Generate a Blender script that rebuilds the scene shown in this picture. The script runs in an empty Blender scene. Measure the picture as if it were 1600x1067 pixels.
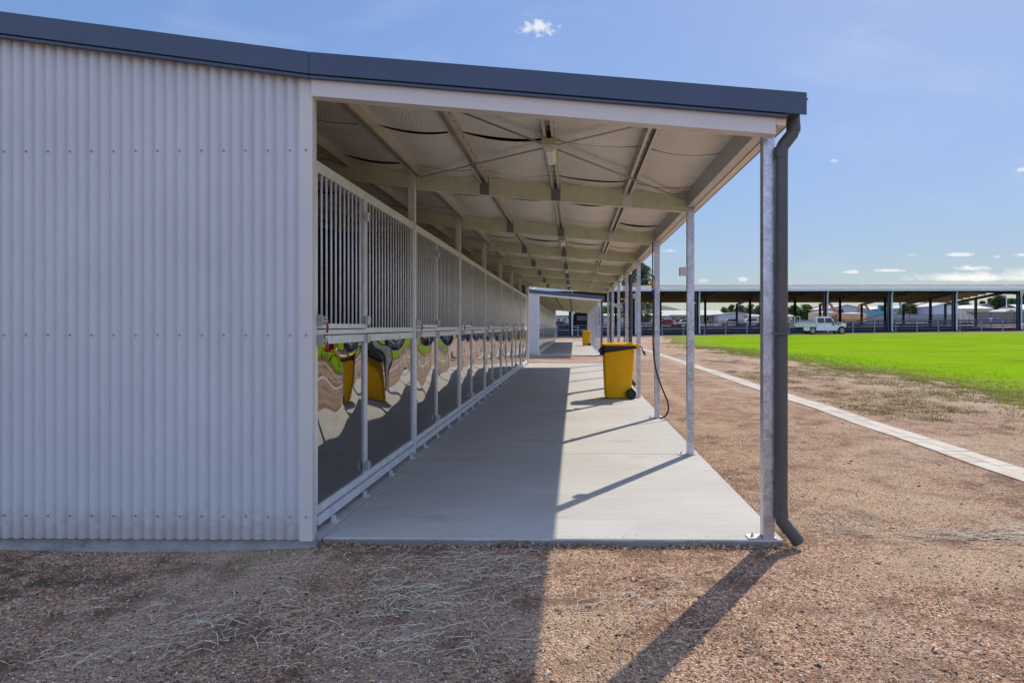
import bpy, math, random
import numpy as np
from mathutils import Vector, Matrix
R = random.Random(7)
rng = np.random.default_rng(11)
PI = math.pi
scene = bpy.context.scene
COL = scene.collection

# ------------------------------------------------------------------ mesh builder
class MB:
    def __init__(s): s.v = []; s.f = []; s.mi = []; s.cur = 0
    def _add(s, vs, fs):
        o = len(s.v); s.v += [tuple(p) for p in vs]
        for f in fs: s.f.append(tuple(i + o for i in f)); s.mi.append(s.cur)
    def box(s, x0, x1, y0, y1, z0, z1):
        if x0 > x1: x0, x1 = x1, x0
        if y0 > y1: y0, y1 = y1, y0
        if z0 > z1: z0, z1 = z1, z0
        s._add([(x0,y0,z0),(x1,y0,z0),(x1,y1,z0),(x0,y1,z0),(x0,y0,z1),(x1,y0,z1),(x1,y1,z1),(x0,y1,z1)],
               [(0,3,2,1),(4,5,6,7),(0,1,5,4),(1,2,6,5),(2,3,7,6),(3,0,4,7)])
        return s
    def hexa(s, p):   # 8 points, bottom 4 then top 4 (ccw from above)
        s._add(p, [(0,3,2,1),(4,5,6,7),(0,1,5,4),(1,2,6,5),(2,3,7,6),(3,0,4,7)]); return s
    def slopebox(s, x0, x1, y0, y1, zf, dz0, dz1):   # follows roof line zf(x) in x, offsets dz0<dz1
        s.hexa([(x0,y0,zf(x0)+dz0),(x1,y0,zf(x1)+dz0),(x1,y1,zf(x1)+dz0),(x0,y1,zf(x0)+dz0),
                (x0,y0,zf(x0)+dz1),(x1,y0,zf(x1)+dz1),(x1,y1,zf(x1)+dz1),(x0,y1,zf(x0)+dz1)]); return s
    def loft(s, rings, cap=True, close=True):
        n = len(rings[0]); o = len(s.v)
        for r in rings: s.v += [tuple(p) for p in r]
        for k in range(len(rings)-1):
            for i in range(n if close else n-1):
                j = (i+1) % n
                s.f.append((o+k*n+i, o+k*n+j, o+(k+1)*n+j, o+(k+1)*n+i)); s.mi.append(s.cur)
        if cap:
            s.f.append(tuple(o+i for i in reversed(range(n)))); s.mi.append(s.cur)
            s.f.append(tuple(o+(len(rings)-1)*n+i for i in range(n))); s.mi.append(s.cur)
        return s
    def tube(s, pts, r, n=8, cap=True):
        pts = [Vector(p) for p in pts]; rings = []
        rs = r if isinstance(r, (list, tuple)) else [r]*len(pts)
        up = None
        for i, p in enumerate(pts):
            if i == 0: d = pts[1]-p
            elif i == len(pts)-1: d = p-pts[i-1]
            else: d = (pts[i+1]-p).normalized() + (p-pts[i-1]).normalized()
            d.normalize()
            if up is None:
                up = Vector((0,0,1)) if abs(d.z) < .9 else Vector((0,1,0))
            a = d.cross(up).normalized(); b = a.cross(d).normalized(); up = b
            rings.append([p + a*math.cos(2*PI*k/n)*rs[i] + b*math.sin(2*PI*k/n)*rs[i] for k in range(n)])
        return s.loft(rings, cap)
    def bar(s, p0, p1, w, h=None):   # rectangular bar
        h = h or w
        p0 = Vector(p0); p1 = Vector(p1); d = (p1-p0).normalized()
        up = Vector((0,0,1)) if abs(d.z) < .95 else Vector((0,1,0))
        a = d.cross(up).normalized()*w/2; b = a.cross(d).normalized()*h/2
        return s.loft([[p-a-b, p+a-b, p+a+b, p-a+b] for p in (p0, p1)])
    def prism(s, poly, axis, a0, a1):   # poly of 2D points extruded on axis ('x': (y,z), 'y': (x,z), 'z': (x,y))
        def P(p, a):
            return (a,p[0],p[1]) if axis == 'x' else (p[0],a,p[1]) if axis == 'y' else (p[0],p[1],a)
        return s.loft([[P(p,a0) for p in poly],[P(p,a1) for p in poly]])
    def ball(s, c, r, sz=1.0):
        n = 8; rings = []
        for k in range(1,5):
            t = PI*k/5
            rings.append([(c[0]+r*math.sin(t)*math.cos(2*PI*i/n), c[1]+r*math.sin(t)*math.sin(2*PI*i/n), c[2]-r*sz*math.cos(t)) for i in range(n)])
        return s.loft(rings)
    def build(s, name, mats, smooth=False, angle=None):
        me = bpy.data.meshes.new(name); me.from_pydata(s.v, [], s.f)
        if not isinstance(mats, (list, tuple)): mats = [mats]
        for m in mats: me.materials.append(m)
        if len(mats) > 1: me.polygons.foreach_set('material_index', s.mi)
        me.validate(); me.update()
        import bmesh
        bm = bmesh.new(); bm.from_mesh(me); bmesh.ops.recalc_face_normals(bm, faces=bm.faces); bm.to_mesh(me); bm.free()
        if smooth:
            me.polygons.foreach_set('use_smooth', [True]*len(me.polygons))
            if angle: 
                try: me.set_sharp_from_angle(angle=math.radians(angle))
                except Exception: pass
        return me

def fastmesh(name, V, F, mats, mi=None, smooth=False):
    V = np.asarray(V, dtype=np.float32); F = np.asarray(F, dtype=np.int32)
    me = bpy.data.meshes.new(name); n = F.shape[1]
    me.vertices.add(len(V)); me.vertices.foreach_set('co', V.ravel())
    me.loops.add(F.size); me.loops.foreach_set('vertex_index', F.ravel())
    me.polygons.add(len(F)); me.polygons.foreach_set('loop_start', np.arange(0, F.size, n, dtype=np.int32))
    me.polygons.foreach_set('loop_total', np.full(len(F), n, dtype=np.int32))
    if not isinstance(mats, (list, tuple)): mats = [mats]
    for m in mats: me.materials.append(m)
    if mi is not None: me.polygons.foreach_set('material_index', np.asarray(mi, dtype=np.int32))
    if smooth: me.polygons.foreach_set('use_smooth', np.ones(len(F), dtype=bool))
    me.update(calc_edges=True); me.validate()
    return me

def tag(o, label=None, cat=None, group=None, kind=None):
    if label: o['label'] = label
    if cat: o['category'] = cat
    if group: o['group'] = group
    if kind: o['kind'] = kind
    return o
def obj(name, me, parent=None, loc=(0,0,0), rot=None, **k):
    o = bpy.data.objects.new(name, me); COL.objects.link(o)
    o.location = loc
    if rot: o.rotation_euler = rot
    if parent: o.parent = parent
    return tag(o, **k)
def empty(name, loc, rz=0, **k):
    return obj(name, None, None, loc, (0,0,rz), **k)
def copy_tree(o, parent=None):
    c = o.copy(); COL.objects.link(c)
    if parent: c.parent = parent
    for ch in list(o.children): copy_tree(ch, c)
    return c

# ------------------------------------------------------------------ materials
class NT:
    def __init__(s, name):
        s.m = bpy.data.materials.new(name); s.m.use_nodes = True
        s.t = s.m.node_tree; s.t.nodes.clear()
        s.out = s.n('ShaderNodeOutputMaterial'); s.b = s.n('ShaderNodeBsdfPrincipled')
        s.l(s.b.outputs[0], s.out.inputs[0])
    def n(s, t, **k):
        x = s.t.nodes.new(t)
        for a, b in k.items(): setattr(x, a, b)
        return x
    def l(s, a, b): s.t.links.new(a, b)
    def pos(s, scale=(1,1,1), obj=False):
        g = s.n('ShaderNodeTexCoord').outputs['Object'] if obj else s.n('ShaderNodeNewGeometry').outputs['Position']
        m = s.n('ShaderNodeMapping'); m.inputs['Scale'].default_value = scale; s.l(g, m.inputs[0]); return m.outputs[0]
    def noise(s, vec, sc, det=4, rough=.55, dist=0):
        x = s.n('ShaderNodeTexNoise'); x.inputs['Scale'].default_value = sc; x.inputs['Detail'].default_value = det
        x.inputs['Roughness'].default_value = rough; x.inputs['Distortion'].default_value = dist; s.l(vec, x.inputs['Vector']); return x.outputs[0]
    def voro(s, vec, sc, out='Color', feature='F1'):
        x = s.n('ShaderNodeTexVoronoi', feature=feature); x.inputs['Scale'].default_value = sc; s.l(vec, x.inputs['Vector']); return x.outputs[out]
    def ramp(s, fac, stops, interp='LINEAR'):
        x = s.n('ShaderNodeValToRGB'); x.color_ramp.interpolation = interp; e = x.color_ramp.elements
        while len(e) < len(stops): e.new(.5)
        for el, (p, c) in zip(e, stops):
            el.position = p; el.color = (c[0],c[1],c[2],1) if isinstance(c,(tuple,list)) else (c,c,c,1)
        s.l(fac, x.inputs[0]); return x.outputs[0]
    def mix(s, fac, a, b, mode='MIX'):
        x = s.n('ShaderNodeMix', data_type='RGBA', blend_type=mode)
        for sock, v in ((x.inputs[0],fac),(x.inputs[6],a),(x.inputs[7],b)):
            if isinstance(v, (int,float)): sock.default_value = v
            elif isinstance(v, tuple): sock.default_value = (v[0],v[1],v[2],1)
            else: s.l(v, sock)
        return x.outputs[2]
    def math(s, op, a, b=0, clamp=False):
        x = s.n('ShaderNodeMath', operation=op); x.use_clamp = clamp
        for sock, v in ((x.inputs[0],a),(x.inputs[1],b)):
            if isinstance(v,(int,float)): sock.default_value = v
            else: s.l(v, sock)
        return x.outputs[0]
    def sstep(s, v, a, b):
        x = s.n('ShaderNodeMapRange', interpolation_type='SMOOTHSTEP'); s.l(v, x.inputs[0])
        x.inputs[1].default_value = a; x.inputs[2].default_value = b; return x.outputs[0]
    def xyz(s, v):
        x = s.n('ShaderNodeSeparateXYZ'); s.l(v, x.inputs[0]); return x.outputs
    def bump(s, h, strength, dist, prev=None):
        x = s.n('ShaderNodeBump'); x.inputs['Strength'].default_value = strength; x.inputs['Distance'].default_value = dist
        s.l(h, x.inputs['Height'])
        if prev is not None: s.l(prev, x.inputs['Normal'])
        return x.outputs[0]
    def set(s, base=None, rough=None, metal=None, normal=None, spec=None, **kw):
        for nm, v in (('Base Color',base),('Roughness',rough),('Metallic',metal),('Normal',normal),('Specular IOR Level',spec)):
            if v is None: continue
            if isinstance(v,(int,float)): s.b.inputs[nm].default_value = v
            elif isinstance(v,tuple): s.b.inputs[nm].default_value = (v[0],v[1],v[2],1)
            else: s.l(v, s.b.inputs[nm])
        for k, v in kw.items(): s.b.inputs[k].default_value = v
        return s.m

def paint(name, c, rough=.5, metal=0.0, var=.12, sc=3.0, spec=.5, dirt=.0, dirtcol=(.2,.13,.08), bump=0.0):
    t = NT(name); p = t.pos()
    n1 = t.noise(p, sc, 5)
    lo = tuple(x*(1-var) for x in c); hi = tuple(min(1,x*(1+var)) for x in c)
    col = t.ramp(n1, [(.3,lo),(.7,hi)])
    if dirt > 0:
        n2 = t.noise(p, sc*2.3, 6, .7)
        col = t.mix(t.math('MULTIPLY', t.sstep(n2,.5,.75), dirt), col, dirtcol)
    nr = t.noise(p, sc*6, 3)
    r = t.math('ADD', t.math('MULTIPLY', nr, .18), rough-.09)
    return t.set(col, r, metal, t.bump(nr, .3, bump) if bump else None, spec)

def galv(name, c=(.56,.57,.58), rough=.42, metal=.75, sc=22, lo=.84, hi=1.14):
    t = NT(name); p = t.pos(); 
    v = t.voro(p, sc*2.2); v1 = t.xyz(v)[0]
    n = t.noise(p, sc*.35, 6, .7)
    f = t.math('ADD', t.math('MULTIPLY', v1, .16), t.math('MULTIPLY', n, .84))
    col = t.ramp(f, [(.3, tuple(x*lo for x in c)), (.5, c), (.72, tuple(min(1,x*hi) for x in c))])
    stain = t.sstep(t.noise(p, 3.1, 6, .75), .62, .75)
    col = t.mix(t.math('MULTIPLY', stain, .35), col, (.75,.76,.76))
    return t.set(col, t.math('ADD', t.math('MULTIPLY', f, .3), rough-.15), metal, t.bump(n,.15,.002))

M = {}
t = NT('wall_sheet_paint'); p = t.pos(); X, Y, Z = t.xyz(p)
n1 = t.noise(p, 1.1, 5); n2 = t.noise(t.pos((14,1,1.1)), 1.0, 6, .7); n3 = t.noise(p, 16, 5, .7)
col = t.ramp(n1, [(.3,(.56,.585,.61)),(.7,(.62,.645,.67))])
col = t.mix(t.math('MULTIPLY', t.sstep(n2,.5,.8), .22), col, (.36,.35,.35))
spl = t.math('MULTIPLY', t.math('SUBTRACT', 1.0, t.sstep(t.math('ADD', Z, t.math('MULTIPLY', t.math('SUBTRACT', n3, .5), .5)), .02, .26)), .45)
col = t.mix(spl, col, (.36,.29,.24))
lap = t.math('FRACT', t.math('MULTIPLY', X, 1/.7975)); col = t.mix(t.math('MULTIPLY', t.math('LESS_THAN', lap, .006), .5), col, (.2,.2,.22))
M['sheet'] = t.set(col, t.math('ADD', t.math('MULTIPLY', n3, .15), .36), 0, t.bump(n1, .15, .02))
M['trim'] = paint('pale_trim_paint', (.66,.64,.61), .4, 0, .04, 2, .5, .05)
M['trimwarm'] = paint('cream_flashing', (.82,.73,.60), .42, 0, .05, 2, .5, .05)
M['navy'] = paint('dark_barge_paint', (.050,.078,.135), .38, 0, .1, 1.5)
M['pipe'] = paint('dark_pipe_paint', (.085,.080,.082), .42, 0, .12, 3, .5, .15, (.2,.14,.1))
M['galv'] = galv('galvanised_steel')
M['galvpost'] = galv('galvanised_post', (.54,.56,.62), .36, .75, 30, .62, 1.4)
M['galvrail'] = galv('galvanised_stall_frame', (.80,.82,.84), .40, .25, 26)
M['bars'] = galv('galvanised_bars', (.84,.86,.88), .4, .1, 26)
M['galv_lawn_tint'] = galv('galvanised_rafter', (.68,.71,.53), .45, .2, 9)  # green of the reflected lawn is put into the steel colour
M['galvdark'] = galv('dark_plate', (.22,.24,.27), .5, .6, 30)
M['plate'] = paint('pale_cleat', (.82,.82,.78), .4, 0, .05, 8)
M['purlin'] = galv('galvanised_purlin', (.60,.54,.46), .42, .5, 18)
M['black'] = paint('black_plastic', (.012,.012,.014), .35, 0, .2, 9)
M['rubber'] = paint('tyre_rubber', (.018,.018,.018), .8, 0, .2, 9)
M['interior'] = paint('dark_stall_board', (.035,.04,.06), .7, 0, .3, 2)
M['screw'] = paint('grey_screw', (.40,.40,.42), .5, .4, .1, 9)
M['red'] = paint('red_tag', (.5,.02,.03), .4)
M['brass'] = paint('brass', (.65,.36,.07), .35, .8, .1)
M['blue'] = paint('blue_plastic', (.02,.03,.45), .4)
M['hose'] = paint('dark_hose', (.012,.03,.02), .35)
M['yellow'] = paint('yellow_bin_plastic', (.98,.50,.002), .45, 0, .06, 2.5, .25, .3, (.42,.20,.02))
M['white'] = paint('white_paint', (.78,.79,.8), .4, 0, .05, 2)
M['utewhite'] = paint('ute_white_paint', (.80,.76,.90), .35, 0, .05, 1, .2)
M['glass'] = paint('dark_glass', (.03,.045,.07), .08, 0, .2, 2)
M['rim'] = paint('alloy_rim', (.7,.7,.72), .35, .6)
M['alloy'] = paint('alloy_tray', (.6,.62,.62), .4, .5, .1, 3)
M['shedcol'] = paint('dark_column_paint', (.075,.10,.12), .5, 0, .2, 1)
M['pvc'] = paint('pale_downpipe', (.62,.70,.80), .4)
M['yardrail'] = galv('yard_rail_pipe', (.11,.15,.24), .5, .2, 3)
M['tank'] = paint('beige_tank', (.80,.52,.30), .55, 0, .06, .8)
M['bluegrey'] = paint('blue_grey_sheet', (.42,.48,.60), .5, 0, .05, .5)
M['palewall'] = paint('pale_far_wall', (.44,.49,.56), .6, 0, .05, .3)
M['farroof'] = paint('white_far_roof', (.48,.49,.51), .7)
M['cream'] = paint('cream_far_wall', (.55,.51,.38), .6, 0, .06, .3)
M['paleroof'] = paint('pale_far_roof', (.50,.50,.45), .7, 0, .05, .3)
M['greentrim'] = paint('green_trim', (.12,.22,.17), .5)
M['fencegrey'] = paint('grey_fence_sheet', (.20,.25,.31), .6, 0, .08, .4)
M['fencebrown'] = paint('brown_fence_sheet', (.17,.155,.145), .7, 0, .15, .5)
M['teal'] = paint('teal_machine_paint', (.06,.33,.40), .45)
M['orange'] = paint('orange_machine_paint', (.42,.13,.06), .5)
M['carred'] = paint('car_red', (.45,.02,.03), .3)
M['carsilver'] = paint('car_silver', (.42,.46,.50), .3, .4)
M['darkvan'] = paint('black_trailer_paint', (.012,.013,.016), .35)
M['signblue'] = paint('sign_blue', (.15,.22,.65), .5)
M['timber'] = paint('post_timber', (.45,.36,.26), .8, 0, .2, 3)

t = NT('polished_kick_panel'); p = t.pos()
sc_ = t.noise(t.pos((1,6,1)), 3.0, 6, .75)
M['mirror'] = t.set(t.ramp(sc_, [(.35,(.25,.245,.24)),(.7,(.31,.305,.295))]), t.math('ADD', t.math('MULTIPLY', t.sstep(sc_,.55,.9), .10), .015), 1.0)

t = NT('insulation_foil'); p = t.pos((1,1,.3))
v = t.voro(p, 85, 'Distance'); n = t.noise(p, 2.2, 5)
col = t.ramp(n, [(.3,(.86,.80,.70)),(.7,(.97,.93,.85))])
b = t.bump(v, .9, .011); b = t.bump(n, .3, .03, b)
M['foil'] = t.set(col, .30, .35, b)

t = NT('concrete'); p = t.pos(); pa = t.pos((.35,7,1)); pb = t.pos((.7,26,1))
n1 = t.noise(p, .8, 6, .6); n2 = t.noise(pa, 2.0, 5, .6); n3 = t.noise(p, 60, 3); n4 = t.noise(pb, 3.5, 4, .6)
col = t.ramp(n1, [(.3,(.45,.435,.40)),(.7,(.60,.59,.555))])
col = t.mix(t.math('MULTIPLY', t.sstep(n2,.38,.72), .38), col, (.42,.40,.365))
col = t.mix(.25, col, t.ramp(n4, [(.35,(.40,.385,.36)),(.6,(.76,.75,.71))]))
stain = t.sstep(t.noise(t.pos((.6,1.7,1)), 1.1, 7, .7), .56, .70)
col = t.mix(t.math('MULTIPLY', stain, .6), col, (.33,.29,.245))
spots = t.sstep(t.voro(p, 9, 'Distance'), .0, .05)
col = t.mix(t.math('SUBTRACT', 1.0, spots), col, (.2,.18,.15))
ez = t.math('MULTIPLY', t.math('SUBTRACT', 1.0, t.sstep(t.math('ADD', t.xyz(p)[2], t.math('MULTIPLY', t.math('SUBTRACT', t.noise(p, 9, 6, .75), .5), .03)), -.020, -.004)), .8)
col = t.mix(ez, col, (.17,.16,.155))
M['concrete'] = t.set(col, .8, 0, t.bump(n4, .25, .004, t.bump(n3,.2,.002)))
t = NT('rough_concrete'); p = t.pos(); n1 = t.noise(p, 7, 8, .7); n2 = t.voro(p, 40, 'Distance')
M['rough'] = t.set(t.ramp(n1, [(.3,(.22,.22,.22)),(.5,(.38,.385,.39)),(.75,(.5,.5,.5))]), .9, 0, t.bump(n1,.8,.03,t.bump(n2,.4,.01)))
t = NT('paver_stone'); p = t.pos(); n1 = t.noise(p, 3, 5); n2 = t.noise(p,80,3); n3 = t.voro(p, 3.2)
col = t.ramp(n1, [(.3,(.55,.49,.40)),(.7,(.68,.62,.53))]); col = t.mix(.18, col, n3, 'MULTIPLY') if False else t.mix(.12, col, t.ramp(t.xyz(n3)[0], [(0,(.4,.36,.3)),(1,(.8,.77,.7))]))
dr = t.noise(p, 2.2, 7, .75); col = t.mix(t.math('MULTIPLY', t.sstep(dr,.45,.68), .55), col, (.42,.32,.23))
M['paver'] = t.set(col, .85, 0, t.bump(n2,.3,.003))

# gravel / dirt ground
t = NT('gravel_ground'); p = t.pos(); X, Y, Z = t.xyz(p)
big = t.noise(p, .55, 4, .6); mid = t.noise(p, 2.6, 5, .7); fine = t.noise(p, 38, 3, .75)
v1 = t.voro(p, 120); v2 = t.voro(p, 62); d1 = t.voro(p, 120, 'Distance'); d2 = t.voro(p, 62, 'Distance')
stone = t.ramp(t.xyz(v1)[0], [(0,(.05,.03,.025)),(.25,(.20,.10,.065)),(.5,(.46,.29,.20)),(.75,(.66,.46,.34)),(1,(1,.93,.80))])
stone2 = t.ramp(t.xyz(v2)[1], [(0,(.03,.025,.025)),(.3,(.26,.13,.08)),(.65,(.55,.35,.24)),(1,(.90,.76,.62))])
col = t.mix(.42, stone, stone2); col = t.mix(1.0, col, (1.08,1.0,.90), 'MULTIPLY')
col = t.mix(t.math('MULTIPLY', t.sstep(fine,.42,.66), .35), col, (.55,.37,.24))
col = t.mix(t.math('MULTIPLY', t.sstep(mid,.46,.64), .75), col, (.19,.10,.062))
col = t.mix(t.math('MULTIPLY', t.sstep(big,.48,.62), .5), col, (.66,.50,.33))
# sandy wheel track beside the grass
wob = t.math('MULTIPLY', t.math('SUBTRACT', t.noise(p, .22, 4), .5), 2.6)
Xw = t.math('ADD', X, wob)
trk = t.math('MULTIPLY', t.sstep(Xw, 6.6, 7.6), t.math('SUBTRACT', 1.0, t.sstep(Xw, 9.3, 10.6)))
trk = t.math('MULTIPLY', trk, t.math('SUBTRACT', 1.0, t.sstep(Y, 60, 75)))
col = t.mix(t.math('MULTIPLY', trk, .72), col, t.ramp(mid, [(.35,(.48,.33,.22)),(.65,(.70,.53,.39))]))
# pale dust further off, the shed's shade painted dark onto the yard ground
farp = t.sstep(Y, 9, 40)
col = t.mix(t.math('MULTIPLY', farp, .5), col, t.ramp(big, [(.35,(.46,.30,.21)),(.65,(.60,.43,.32))]))
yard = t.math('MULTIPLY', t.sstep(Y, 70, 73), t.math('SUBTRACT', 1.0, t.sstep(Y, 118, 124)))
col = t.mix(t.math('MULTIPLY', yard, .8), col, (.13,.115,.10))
far2 = t.sstep(Y, 119, 126); col = t.mix(t.math('MULTIPLY', far2, .8), col, (.62,.52,.40))
far3 = t.sstep(Y, 175, 220); col = t.mix(far3, col, (.12,.15,.05))
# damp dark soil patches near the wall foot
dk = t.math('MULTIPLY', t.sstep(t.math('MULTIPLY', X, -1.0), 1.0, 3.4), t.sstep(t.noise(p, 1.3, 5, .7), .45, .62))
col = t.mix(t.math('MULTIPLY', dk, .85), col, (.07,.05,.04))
band = t.noise(t.pos((1.1,.10,1)), 1.0, 4, .6)
col = t.mix(t.math('MULTIPLY', t.sstep(band,.5,.68), .45), col, (.64,.50,.36))
grit = t.noise(p, 210, 2, .8); col = t.mix(.55, col, t.ramp(grit, [(.33,(.25,.24,.24)),(.5,(1.0,.97,.94)),(.68,(1.9,1.85,1.8))]), 'MULTIPLY')
h = t.math('ADD', t.math('MULTIPLY', d1, -.6), t.math('ADD', t.math('MULTIPLY', d2, -1.0), t.math('MULTIPLY', fine, 1.2)))
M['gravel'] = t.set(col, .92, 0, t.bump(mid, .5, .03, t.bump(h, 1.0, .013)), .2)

def speck(name, stops, rough=.9):
    t = NT(name); p = t.pos(); v = t.voro(p, 70); 
    return t.set(t.ramp(t.xyz(v)[0], stops), rough, 0, None, .1)
M['pebble'] = speck('pebbles', [(0,(.05,.045,.05)),(.2,(.18,.10,.065)),(.45,(.38,.22,.135)),(.7,(.56,.38,.24)),(.88,(.74,.60,.44)),(1,(.9,.85,.74))])
M['straw'] = speck('straw', [(0,(.52,.44,.29)),(.5,(.74,.66,.49)),(1,(.9,.85,.70))])

def leafmat(name, lo, hi, sc=1.2, trans=.45):
    t = NT(name); p = t.pos(); n = t.noise(p, sc, 4)
    c = t.ramp(n, [(.3,lo),(.7,hi)])
    m = t.set(c, .6, 0)
    tr = t.n('ShaderNodeBsdfTranslucent'); t.l(c, tr.inputs[0]); mx = t.n('ShaderNodeMixShader'); mx.inputs[0].default_value = trans
    t.l(t.b.outputs[0], mx.inputs[1]); t.l(tr.outputs[0], mx.inputs[2]); t.l(mx.outputs[0], t.out.inputs[0]); return m
M['leaf0'] = leafmat('dark_leaves', (.05,.08,.035), (.11,.15,.06))
M['leaf1'] = leafmat('mid_leaves', (.09,.14,.04), (.19,.25,.08))
M['leaf2'] = leafmat('grey_leaves', (.13,.16,.12), (.24,.27,.20))
M['bark'] = paint('bark', (.22,.18,.14), .9, 0, .3, 2)
M['weed'] = leafmat('weed_leaves', (.07,.075,.02), (.24,.21,.07), 2)
t = NT('grass'); p = t.pos(); n1 = t.noise(p, .35, 6, .65); n2 = t.noise(p, 5, 5, .7); n3 = t.noise(t.pos((.25,1,1)), .5, 5, .65)
c = t.ramp(n2, [(.3,(.22,.43,.010)),(.7,(.40,.64,.025))])
c = t.mix(t.math('MULTIPLY', t.sstep(n1,.52,.72), .45), c, (.52,.64,.04))
c = t.mix(t.math('MULTIPLY', t.sstep(n3,.52,.64), .6), c, (.20,.30,.03))
n4 = t.noise(t.pos((.5,2.2,1)), 2.6, 5, .75); c = t.mix(t.math('MULTIPLY', t.sstep(n4,.5,.66), .5), c, (.17,.27,.02))
n5 = t.noise(t.pos((.12,.5,1)), .6, 4, .6); c = t.mix(t.math('MULTIPLY', t.sstep(n5,.56,.68), .5), c, (.50,.50,.12))
X, Y, Z = t.xyz(p)
edge = t.math('SUBTRACT', 1.0, t.sstep(t.math('ADD', X, t.math('MULTIPLY', t.noise(p,.6,5), 3.0)), 10.2, 14.0))
c = t.mix(t.math('MULTIPLY', edge, .75), c, (.34,.27,.12))
c = t.mix(t.math('MULTIPLY', t.sstep(Y, 60, 71), .45), c, (.36,.38,.10))
t.set(c, .95, 0, t.bump(t.noise(p, 26, 5, .8), .5, .03), .0)
tr = t.n('ShaderNodeBsdfTranslucent'); t.l(c, tr.inputs[0]); mx = t.n('ShaderNodeMixShader'); mx.inputs[0].default_value = .25
t.l(t.b.outputs[0], mx.inputs[1]); t.l(tr.outputs[0], mx.inputs[2]); t.l(mx.outputs[0], t.out.inputs[0]); M['grass'] = t.m
t = NT('shed_roof_sheet'); p = t.pos(); w = t.math('FRACT', t.math('MULTIPLY', t.xyz(p)[0], 1/.76)); n = t.noise(t.pos((.3,.05,.3)), 3, 3)
M['shedroof'] = t.set(t.ramp(n, [(.3,(.24,.255,.265)),(.7,(.31,.32,.325))]), .85, 0, t.bump(t.sstep(w,.0,.1), .5, .03), .1)
M['shedunder'] = paint('shed_underside', (.52,.38,.27), .5, .15, .2, .3)

# ------------------------------------------------------------------ terrain
def sm(a, b, x):
    t = np.clip((np.asarray(x, dtype=float)-a)/(b-a), 0, 1); return t*t*(3-2*t)
def ground_z(x, y):
    x = np.asarray(x, dtype=float); y = np.asarray(y, dtype=float)
    start = 66 - 21*np.clip((x-3)/15, 0, 1)
    tgt = .38 + .0125*np.clip(x, -30, 70)
    z = -.052 + sm(start, 76, y)*tgt
    z = z + .020*np.clip(y-95, 0, 70) + .006*np.clip(y-165, 0, 400)
    z = z - .035*sm(-1.5,-2.6,x)*sm(6,4,y)*(y < 6)
    z = z + .012*np.sin(x*1.7+y*.6)*np.sin(y*1.3-x*.4)*sm(1.6, 3.2, np.abs(x-(-.2))+0) * sm(0,1,1)*(y>0)
    return z
def gz(x, y): return float(ground_z(x, y))

xs = np.unique(np.concatenate([np.linspace(-9, 14, 116), np.linspace(14, 80, 67), -np.geomspace(9, 700, 30), np.geomspace(80, 900, 20)]))
ys = np.unique(np.concatenate([np.linspace(-3, 14, 86), np.linspace(14, 60, 70), np.linspace(60, 180, 61), np.geomspace(180, 1600, 20), -np.geomspace(3, 200, 12)]))
GX, GY = np.meshgrid(xs, ys); nx, ny = len(xs), len(ys)
V = np.stack([GX.ravel(), GY.ravel(), ground_z(GX, GY).ravel()], 1)
ii = np.arange(nx*ny).reshape(ny, nx)
F = np.stack([ii[:-1,:-1].ravel(), ii[:-1,1:].ravel(), ii[1:,1:].ravel(), ii[1:,:-1].ravel()], 1)
obj('ground', fastmesh('ground', V, F, M['gravel'], smooth=True), kind='structure')

# grass field sheet with ragged edge + blades
def nz(x, y):
    return (np.sin(x*1.1+y*.37)+np.sin(x*.43-y*.91+1.7)+np.sin(x*2.3+y*1.9+.6)*.6+np.sin(y*.23+4)*1.2+np.sin(x*5.1-y*3.3)*.4)/4
gx = np.concatenate([np.arange(5, 14, .12), np.arange(14, 130, .48)]); gy = np.arange(2, 72, .24)
cx, cy = np.meshgrid(gx, gy)
def grass_edge(x, y): return x - (8.9 + 1.1*nz(x*1.0, y*.6) + .0*y + 1.9*sm(11, 3, y) + .45*np.sin(x*6.1+y*2.3)*np.sin(y*3.7-x*1.9) + .35*np.sin(x*11+y*7)*np.sin(y*9.1+x*3))
mask = (grass_edge(cx+.06, cy+.12) > 0.15+.5*(rng.random(cx.shape)-.5)) & (cy+.15 < 71.2 + .5*np.sin(cx*.4))
kk = np.argwhere(mask)
n = len(kk); x0 = gx[kk[:,1]]; y0 = gy[kk[:,0]]; wx = np.where(x0 < 13.95, .12, .48)
V = np.zeros((n,4,3)); 
for j,(a,b) in enumerate(((0,0),(1,0),(1,1),(0,1))):
    V[:,j,0] = x0+a*wx; V[:,j,1] = y0+b*.24; V[:,j,2] = ground_z(V[:,j,0], V[:,j,1])+.012
F = np.arange(n*4).reshape(n,4)
def tufts(px, py, h, w, nb, lean=.5, z=None):
    """triangular blades as degenerate quads"""
    n = len(px); px = np.repeat(px, nb); py = np.repeat(py, nb); h = np.repeat(h, nb)*rng.uniform(.5,1.1,n*nb)
    px = px + rng.normal(0, w, n*nb); py = py + rng.normal(0, w, n*nb)
    a = rng.uniform(0, 2*PI, n*nb); bw = h*rng.uniform(.10,.2,n*nb)+.002
    z0 = ground_z(px, py)+.005
    la = rng.uniform(0, 2*PI, n*nb); l = h*rng.uniform(0, lean, n*nb)
    v = np.zeros((n*nb,3,3))
    v[:,0] = np.stack([px-np.cos(a)*bw, py-np.sin(a)*bw, z0],1)
    v[:,1] = np.stack([px+np.cos(a)*bw, py+np.sin(a)*bw, z0],1)
    v[:,2] = np.stack([px+np.cos(la)*l, py+np.sin(la)*l, z0+h],1)
    return v.reshape(-1,3)
T = []
N = 90000
bx = rng.uniform(8, 32, N); by = 10+rng.power(1.6, N)*0 + rng.uniform(0, 38, N)
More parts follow.
